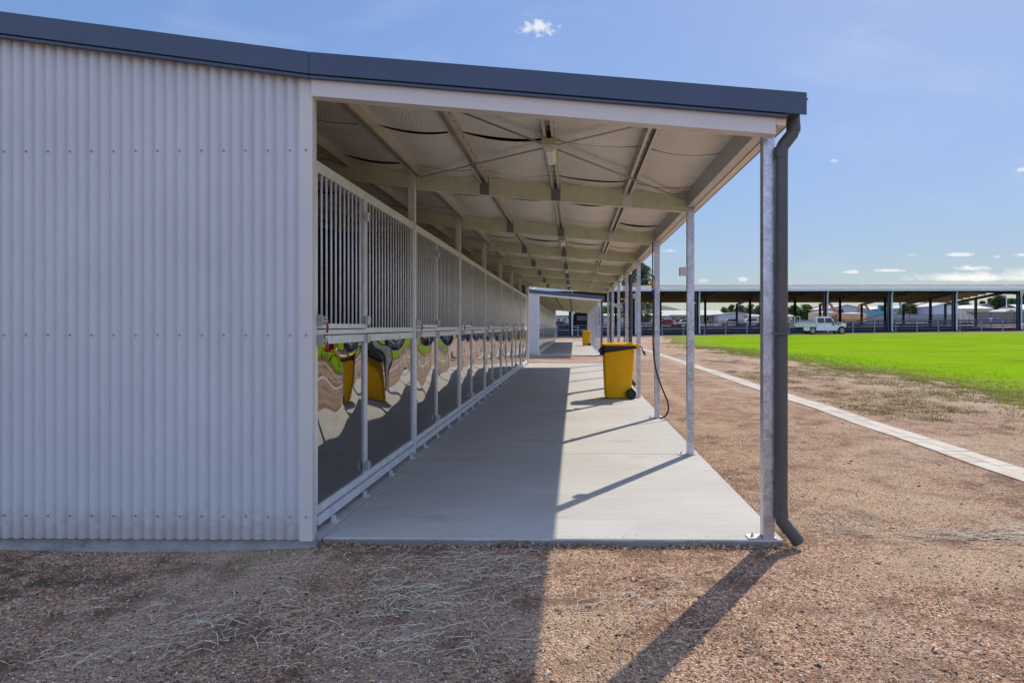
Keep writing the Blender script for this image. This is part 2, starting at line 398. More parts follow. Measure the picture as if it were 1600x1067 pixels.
ge = grass_edge(bx, by); keep = (ge > .2*rng.random(N)) & (rng.random(N) < np.clip(1.15-ge/3.5, 0, 1))
bx, by = bx[keep], by[keep]
T.append(tufts(bx, by, rng.uniform(.03,.075,len(bx)), .04, 3))
N = 24000   # ragged margin
bx = rng.uniform(6.2, 10.8, N); by = rng.uniform(9, 60, N); e = grass_edge(bx, by)
keep = (e > -2.6) & (e < .6) & (rng.random(N) < np.clip(.9+e*.45, .06, 1)) & (nz(bx*2.7, by*2.1) > -.1)
bx, by = bx[keep], by[keep]; T.append(tufts(bx, by, rng.uniform(.02,.045,len(bx)), .09, 9, 1.5))
TV = np.concatenate(T); TF = np.arange(len(TV)).reshape(-1,3)
allV = np.concatenate([V.reshape(-1,3), TV])
# triangulate the sheet quads to keep a single face size
F3 = np.concatenate([F[:,[0,1,2]], F[:,[0,2,3]], TF+len(V)*4])
obj('grass', fastmesh('grass', allV, F3, M['grass']), label='bright green mown grass of the open field', cat='grass', kind='stuff')

# weeds on the dirt
N = 11000
bx = rng.uniform(4.8, 9.4, N); by = 5.5+rng.random(N)**1.5*34
keep = (nz(bx*1.6, by*.9)+.25*nz(bx*5, by*3) > .10) & (rng.random(N) < .6)
bx, by = bx[keep], by[keep]
WV = tufts(bx, by, rng.uniform(.012,.036,len(bx)), .09, 20, 2.0)
obj('weeds', fastmesh('weeds', WV, np.arange(len(WV)).reshape(-1,3), M['weed']), label='sparse low weeds scattered on the dirt between pavers and field', cat='weeds', kind='stuff')
bx = np.array([-1.62,-1.5,-1.35,-3.3,-3.2,-3.05,-3.1,-3.45,-.15,-2.1]); by = np.array([4.37,4.33,4.36,4.16,4.12,4.18,3.9,3.83,4.4,4.2])
bx = np.concatenate([bx, bx+.05]); by = np.concatenate([by, by+.02])
WV = tufts(bx, by, rng.uniform(.008,.018,len(bx)), .03, 22, 2.2)
obj('weeds', fastmesh('weeds_wall', WV, np.arange(len(WV)).reshape(-1,3), M['leaf1']), label='tiny dark green weeds at the foot of the corrugated end wall', cat='weeds', kind='stuff')

# pebbles
oc = np.array([(1,0,0),(0,1,0),(-1,0,0),(0,-1,0),(0,0,1),(0,0,-1)], float)
of = np.array([(0,1,4),(1,2,4),(2,3,4),(3,0,4),(1,0,5),(2,1,5),(3,2,5),(0,3,5)])
def pebbles(px, py, s, zo=None):
    n = len(px); v = oc[None]*(1+rng.uniform(-.35,.35,(n,6,3)))
    v = v*s[:,None,None]*np.stack([rng.uniform(.7,1.5,n), rng.uniform(.6,1.2,n), rng.uniform(.35,.8,n)],1)[:,None,:]
    a = rng.uniform(0,2*PI,n); c, sn = np.cos(a)[:,None], np.sin(a)[:,None]
    x = v[:,:,0]*c-v[:,:,1]*sn; y = v[:,:,0]*sn+v[:,:,1]*c
    v = np.stack([x+px[:,None], y+py[:,None], v[:,:,2]+((ground_z(px,py) if zo is None else zo)+s*.15)[:,None]],2)
    f = of[None]+(np.arange(n)*6)[:,None,None]
    return v.reshape(-1,3), f.reshape(-1,3)
def open_ground(x, y):   # outside slab, plinth, pavers
    return ~(((x > -9.9) & (x < 1.40) & (y > 4.46) & (y < 26)) | ((x > 4.2) & (x < 4.62)))
N = 110000
yy = 2.5 + rng.random(N)**1.45*9.5; half = yy*.86
xx = -.1*yy*.5 + rng.uniform(-1,1,N)*half
k = open_ground(xx,yy) ; xx, yy = xx[k], yy[k]
s = rng.gamma(2.6, .00105, len(xx))+.0013; s = np.clip(s, .002, .016)
big_ = rng.random(len(xx)) < .006; s = np.where(big_, rng.uniform(.008,.02,len(xx)), s)
PV, PF = pebbles(xx, yy, s)
n_ = 420; xe = 1.37-rng.exponential(.05, n_); ye = rng.uniform(4.6, 14, n_)
n2_ = 160; xf = rng.uniform(-1.5, 1.2, n2_); yf = 4.52+rng.exponential(.05, n2_)
n3_ = 260; xw = -1.66+rng.exponential(.06, n3_); yw = rng.uniform(4.6, 13, n3_)
n4_ = 160; xr = rng.uniform(-1.5, 1.3, n4_); yr = rng.uniform(4.6, 10, n4_)
n5_ = 5200; xg = rng.uniform(-1.68, 1.45, n5_); yg = 4.497-rng.exponential(.028, n5_); zg = -.05+np.clip(.05*np.exp(-(4.497-yg)/.03)*rng.random(n5_)*(.5+.5*np.sin(xg*3.1)*np.sin(xg*7.7+1)), 0, .04)
n6_ = 3800; xh = 1.378+rng.exponential(.028, n6_); yh = rng.uniform(4.5, 13, n6_); zh = -.05+.045*np.exp(-(xh-1.378)/.03)*rng.random(n6_)
PVb, PFb = pebbles(np.concatenate([xg,xh]), np.concatenate([yg,yh]), rng.uniform(.002,.006,n5_+n6_), np.concatenate([zg,zh]))
PF = np.concatenate([PF, PFb+len(PV)]); PV = np.concatenate([PV, PVb])
xe = np.concatenate([xe,xf,xw,xr]); ye = np.concatenate([ye,yf,yw,yr])
PV2, PF2 = pebbles(xe, ye, rng.uniform(.0015,.0045,len(xe)), np.zeros(len(xe)))
PF = np.concatenate([PF, PF2+len(PV)]); PV = np.concatenate([PV, PV2])
obj('gravel', fastmesh('gravel', PV, PF, M['pebble']), label='loose brown gravel and small stones over the dirt', cat='gravel', kind='stuff')

# straw
def strands(specs, w, zo=None):
    V = []; F = []
    for (x, y, ang, L, cur) in specs:
        n = 6; o = len(V); a = ang; p = np.array([x, y]); 
        lift = R.uniform(.0,.025); ww = w*R.uniform(.6,1.3)
        for i in range(n):
            zz = (gz(p[0], p[1]) if zo is None else zo) + .006 + lift*math.sin(PI*i/(n-1)) + R.uniform(0,.004)
            d = np.array([math.cos(a), math.sin(a)]); q = np.array([-d[1], d[0]])
            V.append((p[0]+q[0]*ww, p[1]+q[1]*ww, zz)); V.append((p[0]-q[0]*ww, p[1]-q[1]*ww, zz+.001)); V.append((p[0], p[1], zz+ww*1.4))
            p = p + d*L/(n-1); a += cur/(n-1)
        for i in range(n-1):
            b = o+i*3
            for j in range(3): F.append((b+j, b+(j+1)%3, b+3+(j+1)%3, b+3+j))
    return V, F
spec = []
cl = [(-1.15,4.15,.35,60),(-.55,4.2,.25,70),(-.5,3.95,.28,75),(-.85,3.7,.25,65),(-.7,3.55,.22,55),(-1.75,3.3,.4,60),(-1.35,3.35,.35,50),(-1.1,3.05,.3,35),(-.75,3.1,.2,30),(-.05,3.5,.3,28),(.25,3.7,.3,20),(-2.2,3.0,.3,30),(-.2,3.15,.3,26),(-1.9,3.9,.5,18),(.5,3.9,.4,16)]
for (x,y,s_,n_) in cl:
    base = R.uniform(.2,.8)
    for _ in range(n_):
        spec.append((R.gauss(x,s_), min(4.42,R.gauss(y,s_*.35)), base+R.gauss(0,.8), R.uniform(.04,.20), R.gauss(0,.38)))
for _ in range(240):
    y_ = R.uniform(2.6,7); spec.append((R.uniform(-.8*y_, .8*y_), y_, R.uniform(0,2*PI), R.uniform(.03,.13), R.gauss(0,.7)))
spec = [q for q in spec if open_ground(np.array(q[0]),np.array(q[1])+.06)]
V_, F_ = strands(spec, .0019)
obj('straw', fastmesh('straw', V_, F_, M['straw']), label='dry straw strands strewn over the gravel before the slab', cat='straw', kind='stuff')
spec = []
for _ in range(230):
    spec.append((-1.655+R.expovariate(1/.05), 4.6+R.random()**1.3*9, R.uniform(0,2*PI), R.uniform(.02,.09), R.gauss(0,.6)))
V_, F_ = strands(spec, .0013, -.004)
obj('straw', fastmesh('straw', V_, F_, M['straw']), label='thin line of chaff along the foot of the stall doors', cat='straw', kind='stuff')
# drift of dry twigs right of the corner downpipe
spec = []
for _ in range(150):
    spec.append((R.gauss(3.0,.55), R.gauss(4.75,.10), R.gauss(.05,.25), R.uniform(.1,.45), R.gauss(0,.4)))
for _ in range(60):
    spec.append((R.gauss(1.9,.35), R.gauss(4.95,.2), R.gauss(2.4,.7), R.uniform(.1,.4), R.gauss(0,.4)))
V_, F_ = strands(spec, .0022)
obj('twigs', fastmesh('twigs', V_, F_, M['straw']), label='drift of dry pale twigs on the gravel right of the corner downpipe', cat='twigs', kind='stuff')

# ------------------------------------------------------------------ slabs and pavers
def slab(name, y0, y1, lab):
    m = MB(); e = .004; X0, X1 = -1.672, 1.375
    ys_ = [y0]; 
    while ys_[-1] < y1-.2: ys_.append(min(y1, ys_[-1]+3.0 if len(ys_) > 1 else y0+3.0))
    for a, b in zip(ys_[:-1], ys_[1:]): m.box(X0, X1, a+e, b-e, -.30, 0)
    m.box(-9.66, -1.680, y0+.0, y1, -.30, .0)
    me = m.build('concrete_slab', M['concrete'])
    o = obj(name, me, kind='structure')
    bv = o.modifiers.new('b', 'BEVEL'); bv.width = .006; bv.segments = 2
slab('concrete_path', 4.505, 25.9, '')
slab('concrete_path', 33.4, 64.2, '')
m = MB(); y = 0.0; r_ = 0
while y < 70:
    for c in (0,1):
        x = 4.20+.202*c
        zc = gz(4.3, y)+.0+R.uniform(-.002,.002)
        m.box(x+.003+R.uniform(0,.002), x+.199, y+.003, y+.197, zc-.06, zc+.012)
    y += .2
obj('paver_path', m.build('pavers', M['paver']), kind='structure')

# ------------------------------------------------------------------ stable block
RIDGE = -5.7
def roofz(x):
    if x >= -1.70: return 3.135-.088*(x+1.70)
    if x >= RIDGE: return 3.135+.137*(-1.70-x)
    return 3.135+.137*(-1.70-RIDGE) - .137*(RIDGE-x)
def corrugated_x(x0, x1, z0, ztop, pitch=.0725, amp=.0150, y=0):   # wall in XZ plane
    n = int(round((x1-x0)/pitch*12)); V = []; F = []
    for i in range(n+1):
        x = x0+(x1-x0)*i/n; u = (x/pitch) % 1
        d = amp*(2*abs(math.sin(PI*u))**.7-1)
        V += [(x, y-d, z0), (x, y-d, ztop(x))]
        if i: b = 2*i; F.append((b-2, b, b+1, b-1))
    return V, F
PURL = [-4.82,-4.04,-3.26,-2.48,-1.70,-.98,-.20,.58]
_c = {}
def shared(key, fn):
    if key not in _c: _c[key] = fn()
    return _c[key]

def me_grille(y0, y1, z0, z1, pitch=.094):
    m = MB(); n = max(2, round((y1-y0)/pitch))
    for i in range(1, n):
        y = y0+(y1-y0)*i/n
        m.tube([(-1.768,y,z0-.01),(-1.768,y,z1+.01)], .0078, 8)
    return m.build('grille', M['bars'], True)
def me_panel(y0, y1, z0, z1, seed):
    r = random.Random(seed); n = 40; V = []; F = []
    ph = [r.uniform(0, 2*PI) for _ in range(8)]; A = r.uniform(.018,.026); k2 = r.uniform(.8,1.3)
    for j in range(n+1):
        for i in range(n+1):
            u, v = i/n, j/n
            env = (math.sin(PI*u)**.6)*(math.sin(PI*v)**.6)
            d = A*math.sin(PI*u)*math.sin(PI*v**.62)
            up = v*v
            d += env*up*(.0065*math.sin(2*PI*(1.15*k2*u)+ph[0]) + .0022*math.sin(2*PI*(1.9*u+.7*v)+ph[1]) + .0016*math.sin(2*PI*(1.2*v-.9*u)+ph[2]))
            d += env*(.0007*math.sin(2*PI*(2.6*u)+ph[3]+2*v) + .0005*math.sin(2*PI*(1.8*v)+ph[4]))
            V.append((-1.772+d, y0+(y1-y0)*u, z0+(z1-z0)*v))
    for j in range(n):
        for i in range(n):
            a = j*(n+1)+i; F.append((a, a+1, a+n+2, a+n+1))
    me = fastmesh('kick_panel', V, F, M['mirror'], smooth=True)
    return me
def frame_box(m, y0, y1, z0, z1, w=.055, x0=-1.79, x1=-1.758, wb=None, wt=None):
    wb = wb or w; wt = wt or w
    m.box(x0,x1,y0,y0+w,z0,z1); m.box(x0,x1,y1-w,y1,z0,z1)
    m.box(x0+.001,x1-.001,y0+w,y1-w,z0,z0+wb); m.box(x0+.001,x1-.001,y0+w,y1-w,z1-wt,z1)
def rivets(m, y0, y1, z, n):
    for i in range(n):
        y = y0+(y1-y0)*(i+.5)/n; m.ball((-1.757,y,z), .006)
def bolt_mesh():
    m = MB(); m.box(-1.735,-1.722,-.035,.05,-.04,.04); m.box(-1.722,-1.69,-.03,-.012,-.036,.036)
    m.tube([(-1.70,-.025,0),(-1.70,.075,0)], .012, 8); m.box(-1.722,-1.69,.02,.042,-.03,.03); m.ball((-1.69,.03,.02), .014)
    return m.build('bolt', M['galv'], True, 40)
def tag_mesh():
    m = MB(); m.tube([(-1.69,.055,.0),(-1.688,.06,-.03),(-1.69,.058,-.075)], [.006,.009,.007], 7); return m.build('bolt_tag', M['red'], True)
def hinge_mesh():
    m = MB(); m.box(-1.736,-1.722,-.05,.05,-.032,.032); m.tube([(-1.715,0,-.036),(-1.715,0,.036)], .015, 8); m.box(-1.722,-1.70,-.012,.03,-.025,.025)
    return m.build('hinge', M['galv'], True, 40)

def stable_block(Y0, nb, label, detail, light_bays):
    root = empty('stable_block', (0, Y0, 0), label=label, cat='stable building')
    L = 3.0*nb
    yE = L+.35
    P = lambda name, me, parent=root, loc=(0,0,0), **k: obj(name, me, parent, loc, **k)
    # end walls
    V_, F_ = corrugated_x(-9.62, -1.775, .012, lambda x: roofz(x)-.10, y=-.075)
    wall = P('end_wall', fastmesh('end_wall', V_, F_, M['sheet'], smooth=True))
    V_, F_ = corrugated_x(-9.62, -1.775, .012, lambda x: roofz(x)-.10, y=L+.2)
    P('end_wall', fastmesh('end_wall', V_, F_, M['sheet'], smooth=True))
    m = MB(); m.box(-9.62,-9.56,-.05,L+.2,.01,roofz(-9.6)-.05); P('rear_wall', m.build('rear_wall', M['sheet']))
    m = MB(); m.box(-9.66,-1.70,-.045,.0,-.30,.008); P('footing', m.build('footing', M['rough']))
    # corner trim : front face, return
    m = MB(); m.box(-1.783,-1.700,-.0925,-.078,.005,roofz(-1.75)-.11); m.box(-1.714,-1.7005,-.078,-.042,.005,roofz(-1.70)-.14)
    P('corner_trim', m.build('corner_trim', M['trim']))
    m = MB(); m.box(-1.79,-1.700,L+.03,L+.21,.005,roofz(-1.70)-.05); P('corner_trim', m.build('corner_trim', M['trim']))
    # screws
    def sc_me():
        m = MB(); m.tube([(0,0,0),(0,-.006,0)], .0075, 6); m.tube([(0,-.006,0),(0,-.011,0)], .0045, 6); return m.build('screw', M['screw'])
    if detail:
        sm_ = shared('screw', sc_me)
        for row,(za,zb) in enumerate(((2.545,2.53),(1.345,1.338),(.165,.155))):
            for i in range(15):
                x = -1.885-i*.145
                xx_ = (round(x/.0725)+.5)*.0725
                P('screw', sm_, root, (xx_, -.0890, za+.0*i))
            P('screw', sm_, root, (-1.742, -.0925, za)); 
    # roof skin
    m = MB()
    for a, b in ((-9.75,RIDGE),(RIDGE,-1.70),(-1.70,1.40)):
        m.slopebox(a, b, -.13, yE-.02, roofz, 0, .018)
    P('roof', m.build('roof', M['navy']))
    # barge boards
    def barge(y, sgn):
        for a, b in ((-9.75,RIDGE),(RIDGE,-1.703),(-1.699,1.475)):
            m = MB()
            f = (lambda x: roofz(min(max(x,a+1e-6 if a!=-1.699 else -1.69),b)) ) 
            zz = lambda x: roofz(x)
            y0 = y; y1 = y+sgn*.012
            m.slopebox(a, b, y0, y1, zz, -.113, .022)
            m.slopebox(a, b if b<1 else 1.352, y0+sgn*.022, y1+sgn*.022, zz, -.125, -.090)
            m.slopebox(a, b if b<1 else 1.352, y0+sgn*.001, y1+sgn*.03, zz, -.139, -.125)
            m.slopebox(a, b, y0+sgn*.0, y1+sgn*.10, zz, .0225, .026)
            P('barge_board', m.build('barge_board', M['navy']))
    barge(-.145, 1); barge(yE, -1)
    # fascia beams at both ends
    for y in (-.115, L+.02):
        m = MB(); m.slopebox(-1.698, 1.288, y, y+.012, roofz, -.245, -.14); m.slopebox(-1.698, 1.288, y+.012, y+.10, roofz, -.245, -.233)
        m.slopebox(-1.698, 1.288, y+.012, y+.10, roofz, -.152, -.14); P('fascia_beam', m.build('fascia_beam', M['trim']))
    m = MB(); m.hexa([(1.292,-.10,roofz(1.29)-.18),(1.356,-.10,roofz(1.35)-.18),(1.356,-.09,roofz(1.35)-.18),(1.292,-.09,roofz(1.29)-.18),
                      (1.292,-.10,roofz(1.29)-.137),(1.356,-.10,roofz(1.35)-.137),(1.356,-.09,roofz(1.35)-.137),(1.292,-.09,roofz(1.29)-.137)])
    m.box(1.303,1.358,-.09,L+.12,2.685,2.690); m.box(1.352,1.358,-.09,L+.12,2.690,2.86)
    P('eave_flashing', m.build('eave_flashing', M['trimwarm']))
    m = MB(); m.box(1.222,1.226,-.01,L+.1,2.695,2.862); m.box(1.226,1.301,-.01,L+.1,2.692,2.697); m.box(1.297,1.301,-.01,L+.1,2.697,2.855); m.box(1.226,1.301,-.01,L+.1,2.852,2.856)
    P('eave_purlin', m.build('eave_purlin', M['galv']))
    # gutter
    prof = [(1.362,2.845),(1.362,2.762),(1.455,2.762),(1.470,2.785),(1.474,2.84),(1.490,2.842),(1.490,2.850),(1.468,2.850),(1.464,2.79),(1.45,2.768),(1.368,2.768),(1.368,2.845)]
    m = MB(); m.prism(prof, 'y', -.128, yE-.015); P('gutter', m.build('gutter', M['navy'], False))
    # posts
    def post_me(z1):
        m = MB(); m.box(-.0375,.0375,-.0375,.0375,.006,z1)
        return m.build('post', M['galvpost'])
    def plate_me():
        m = MB(); m.box(-.135,.05,-.045,.045,.0005,.0085); 
        for x in (-.10,):
            m.tube([(x,0,.008),(x,0,.02)], .012, 6); m.tube([(x,0,.02),(x,0,.035)], .006, 6)
        return m.build('base_plate', M['galv'])
    pm = shared('post', lambda: post_me(2.688)); bp = shared('bplate', plate_me)
    posts = []
    for k in range(nb+1):
        y = 3.0*k + (0.0 if k else .06)
        po = P('post', pm, root, (1.272+(0 if k else .012), y, 0)); P('base_plate', bp, po); posts.append(po)
    # wall line columns
    def col_me():
        m = MB(); m.box(-1.822,-1.750,-.0375,.0375,.0,roofz(-1.75)-.05); return m.build('stall_post', M['galvrail'])
    cm = shared('stallcol', col_me)
    for k in range(0, nb+1): P('stall_post', cm, root, (0, 3.0*k + (.075 if k == 0 else 0), 0))
    # rafters
    def raft_me():
        m = MB(); 
        for a, b in ((-9.5,RIDGE),(RIDGE,-1.79),(-1.725,1.235)):
            m.slopebox(a, b, -.0315, -.0285, roofz, -.235, -.045)
            m.slopebox(a, b, -.0285, .03, roofz, -.235, -.232); m.slopebox(a, b, -.0285, .03, roofz, -.048, -.045)
        for bx_ in (-1.66,-1.60,-1.86,-1.93,1.13,1.18):
            for dz in (-.10,-.17): m.ball((bx_, -.034, roofz(bx_)+dz), .010)
        return m.build('rafter', M['galv_lawn_tint'], False)
    rm = shared('rafter', raft_me)
    def brk(x, mt):
        def f():
            m = MB(); m.slopebox(x-.05, x+.05, -.036, -.033, roofz, -.232, -.04)
            return m.build('purlin_bracket', mt)
        return f
    for k in range(1, nb+1):
        ra = P('rafter', rm, root, (0, 3.0*k-.01, 0))
        for i, x in enumerate((-.98,-.20,.58)):
            P('purlin_bracket', shared('brk%d' % i, brk(x, M['plate'] if i == 2 else M['galvdark'])), ra)  # last bracket painted paler: the light on it is put into its colour
    # purlins: downward-open channels
    for x in PURL + [-9.0,-8.2,-7.4,-6.6]:
        m = MB(); z = roofz(x); w = .042
        for s_ in (-1,1):
            m.box(x+s_*w, x+s_*(w-.003), -.03, L+.1, z-.105, z-.002)
            m.box(x+s_*(w-.003), x+s_*(w-.022), -.03, L+.1, z-.105, z-.102)
        m.box(x-w+.003, x+w-.003, -.03, L+.1, z-.045, z-.042)
        m.cur = 1
        if x > -1:
            yy_ = .15
            while yy_ < L:
                m.box(x-.011, x+.011, yy_, yy_+.035, z-.0475, z-.0455)
                for s_ in (-1,1):
                    m.box(x+s_*(w+.0006), x+s_*(w+.0012), yy_, yy_+.04, z-.082, z-.058)
                yy_ += .22
        P('purlin', m.build('purlin', [M['purlin'], M['black']]))
    # insulation
    V = []; F = []
    edges = [RIDGE] + PURL + [1.25]
    yy_ = -.10; strip = 0
    while yy_ < L+.1:
        y1_ = min(yy_+1.38, L+.12); nyy = 10
        for a, b in zip(edges[:-1], edges[1:]):
            nxx = 10; o = len(V); rr = R.uniform(.6,1.3)
            for j in range(nyy+1):
                for i in range(nxx+1):
                    u = i/nxx; w = j/nyy; x = a+(b-a)*u
                    sag = .038*4*u*(1-u)*rr
                    y = yy_+.018+(y1_-yy_-.036)*w
                    ed = .004*(abs(2*w-1)**6)
                    z = roofz(x)-.012-sag-ed*4*u*(1-u) - .004*math.sin(7*x+5*y)*math.sin(3.1*y+2)*4*u*(1-u)
                    if x < -1.75 and False: z -= 0
                    V.append((x, y, z))
            for j in range(nyy):
                for i in range(nxx):
                    q = o+j*(nxx+1)+i; F.append((q, q+nxx+1, q+nxx+2, q+1))
        yy_ = y1_
        strip += 1
    P('insulation', fastmesh('insulation', V, F, M['foil'], smooth=True))
    # bracing straps
    if detail:
        for (a, b) in (((-1.67,2.9),(.75,.05)),((-1.10,.05),(1.20,2.9))):
            m = MB(); za = roofz(a[0])-.111; zb = roofz(b[0])-.111
            if a[0] == -1.10: za -= .003; zb -= .003
            d = Vector((b[0]-a[0], b[1]-a[1], 0)).normalized(); q = Vector((-d.y, d.x, 0))*.017
            A = Vector((a[0],a[1],za)); B = Vector((b[0],b[1],zb))
            m.hexa([A-q, B-q, B+q, A+q, A-q+Vector((0,0,.0015)), B-q+Vector((0,0,.0015)), B+q+Vector((0,0,.0015)), A+q+Vector((0,0,.0015))])
            P('brace_strap', m.build('brace_strap', M['galvdark']))
    # light fittings
    def lf():
        m = MB(); m.box(-.055,.055,-.27,.27,-.045,0); m.box(-.058,.058,-.275,-.225,-.055,-.002); m.box(-.058,.058,.225,.275,-.055,-.002); return m.build('light_fitting', M['cream'])
    def ld():
        m = MB()
        def ring(y, s_): return [(-.048*s_,y,-.045),(.048*s_,y,-.045),(.046*s_,y,-.075),(.022*s_,y,-.098),(-.022*s_,y,-.098),(-.046*s_,y,-.075)]
        m.loft([ring(-.22,1),ring(-.215,1),ring(.215,1),ring(.22,1)]); return m.build('diffuser', M['plate'])
    for k in light_bays:
        f = P('light_fitting', shared('lf', lf), root, (-.2, 3*k+1.2, roofz(-.2)-.106)); P('diffuser', shared('ld', ld), f)
    # stall fronts
    for k in range(nb):
        y = 3.0*k; a = y+(.12 if k == 0 else .065); mid = y+1.235; e = y+2.945
        key = 'first' if k == 0 else 'rest'
        oy = y
        a -= oy; mid -= oy; e -= oy
        def updoor():
            m = MB(); frame_box(m, a, mid, 1.385, 2.535, .034, wt=.075, wb=.035); return m.build('upper_door', M['galvrail'])
        def lodoor():
            m = MB(); frame_box(m, a, mid, .115, 1.335, .034, wb=.055, wt=.06); rivets(m, a+.06, mid-.06, 1.305, 6); rivets(m, a+.06, mid-.06, .14, 7); return m.build('lower_door', M['galvrail'])
        def side():
            m = MB(); frame_box(m, mid+.012, e+.01, 1.345, 2.535, .032, wt=.075, wb=.045); frame_box(m, mid+.012, e+.01, .115, 1.335, .032, wb=.055, wt=.06)
            rivets(m, mid+.09, e-.06, 1.305, 8); rivets(m, mid+.09, e-.06, .14, 8); return m.build('side_panel', M['galvrail'])
        def sill():
            m = MB(); m.box(-1.80,-1.740,a,e,.045,.105); m.box(-1.80,-1.750,a,mid+.02,1.343,1.377)
            for q in (.22,.95,1.75,2.55): m.box(-1.74,-1.685,q+.12,q+.17,.0005,.012); m.box(-1.735,-1.71,q+.13,q+.16,.011,.046)
            return m.build('sill_rail', M['galvrail'])
        pass; ud = P('upper_door', shared('ud'+key, updoor), root, (0,oy,0)); ld_ = P('lower_door', shared('lod'+key, lodoor), root, (0,oy,0))
        sp = P('side_panel', shared('sp'+key, side), root, (0,oy,0)); P('sill_rail', shared('sill'+key, sill), root, (0,oy,0))
        P('grille', shared('g1'+key, lambda: me_grille(a+.034, mid-.034, 1.42, 2.46)), ud)
        P('grille', shared('g2'+key, lambda: me_grille(mid+.044, e-.022, 1.39, 2.46)), sp)
        v_ = k % 4
        P('kick_panel', shared('k1%s%d'%(key,v_), lambda: me_panel(a+.034, mid-.034, .17, 1.275, 31+v_*7+len(key))), ld_)
        P('kick_panel', shared('k2%s%d'%(key,v_), lambda: me_panel(mid+.044, e-.022, .17, 1.275, 5+v_*11+len(key))), sp)
        bm_ = shared('bolt', bolt_mesh); tm_ = shared('btag', tag_mesh); hm_ = shared('hinge', hinge_mesh)
        if detail or k < 4:
            P('bolt', bm_, ud, (-.022,a+.03,1.44)); P('bolt', bm_, ld_, (-.022,a+.03,1.305)); 
            P('bolt_tag', tm_, ud, (-.022,a+.03,1.43)); P('bolt_tag', tm_, ld_, (-.022,a+.03,1.295))
            for z in (1.45, 2.32): P('hinge', hm_, ud, (-.022,mid,z))
            for z in (1.30, .23): P('hinge', hm_, ld_, (-.022,mid,z))
    # far end of the stall row: dark jamb and column
    m = MB(); m.box(-1.84,-1.735,L+.04,L+.075,0,2.54); P('end_jamb', m.build('end_jamb', M['black']))
    # partitions
    def part_me():
        m = MB(); m.box(-9.5,-1.81,-.015,.015,.02,2.45); return m.build('partition', M['interior'])
    for k in range(1, nb+1): P('partition', shared('partition', part_me), root, (0, 3.0*k+.03, 0))
    m = MB(); m.box(-5.72,-5.68,-.04,L+.1,.02,roofz(RIDGE)-.25); P('centre_wall', m.build('centre_wall', M['interior']))
    # downpipes
    def dp():
        m = MB(); m.tube([(1.435,0,2.775),(1.435,0,2.68),(1.425,0,2.655),(1.37,0,2.585),(1.357,0,2.555),(1.355,0,.16),(1.362,0,.125),(1.445,0,.022),(1.468,0,-.012)], .042, 16)
        m.tube([(1.435,0,2.72),(1.435,0,2.675)], .045, 16); m.tube([(1.355,0,2.57),(1.355,0,2.50)], .0445, 16); m.tube([(1.355,0,.21),(1.355,0,.15)], .0445, 16)
        m.tube([(1.392,0,.085),(1.402,0,.07)], .0445, 16)
        return m.build('downpipe', M['pipe'], True, 50)
    def clip():
        m = MB(); m.box(1.283,1.402,-.052,-.044,1.345,1.362); m.box(1.397,1.402,-.044,.02,1.345,1.362); return m.build('clip', M['pipe'])
    for y in ([-.005, 11.95, L-.2] if nb == 7 else [-.035, 12, 21, L-.2]):
        d = P('downpipe', shared('dp', dp), root, (0, y, 0)); P('clip', shared('clip', clip), d)
    def jb():
        m = MB(); m.box(-.115,-.040,-.035,.035,-.045,.045); m.box(-.118,-.1155,-.03,.03,-.04,.04); return m.build('junction_box', M['trim'])
    for k, z in ((1,2.0),(3,2.0),(3,2.22),(5,2.0)):
        if k <= nb: P('junction_box', shared('jb', jb), posts[k], (0,0,z))
    return root

A_ = stable_block(4.5, 7, 'nearest pale corrugated stable block with dark barge and open verandah', True, [0,2,4,6])
B_ = stable_block(33.5, 10, 'farther white stable block seen through the verandah beyond the near one', False, [1,3,5,7])

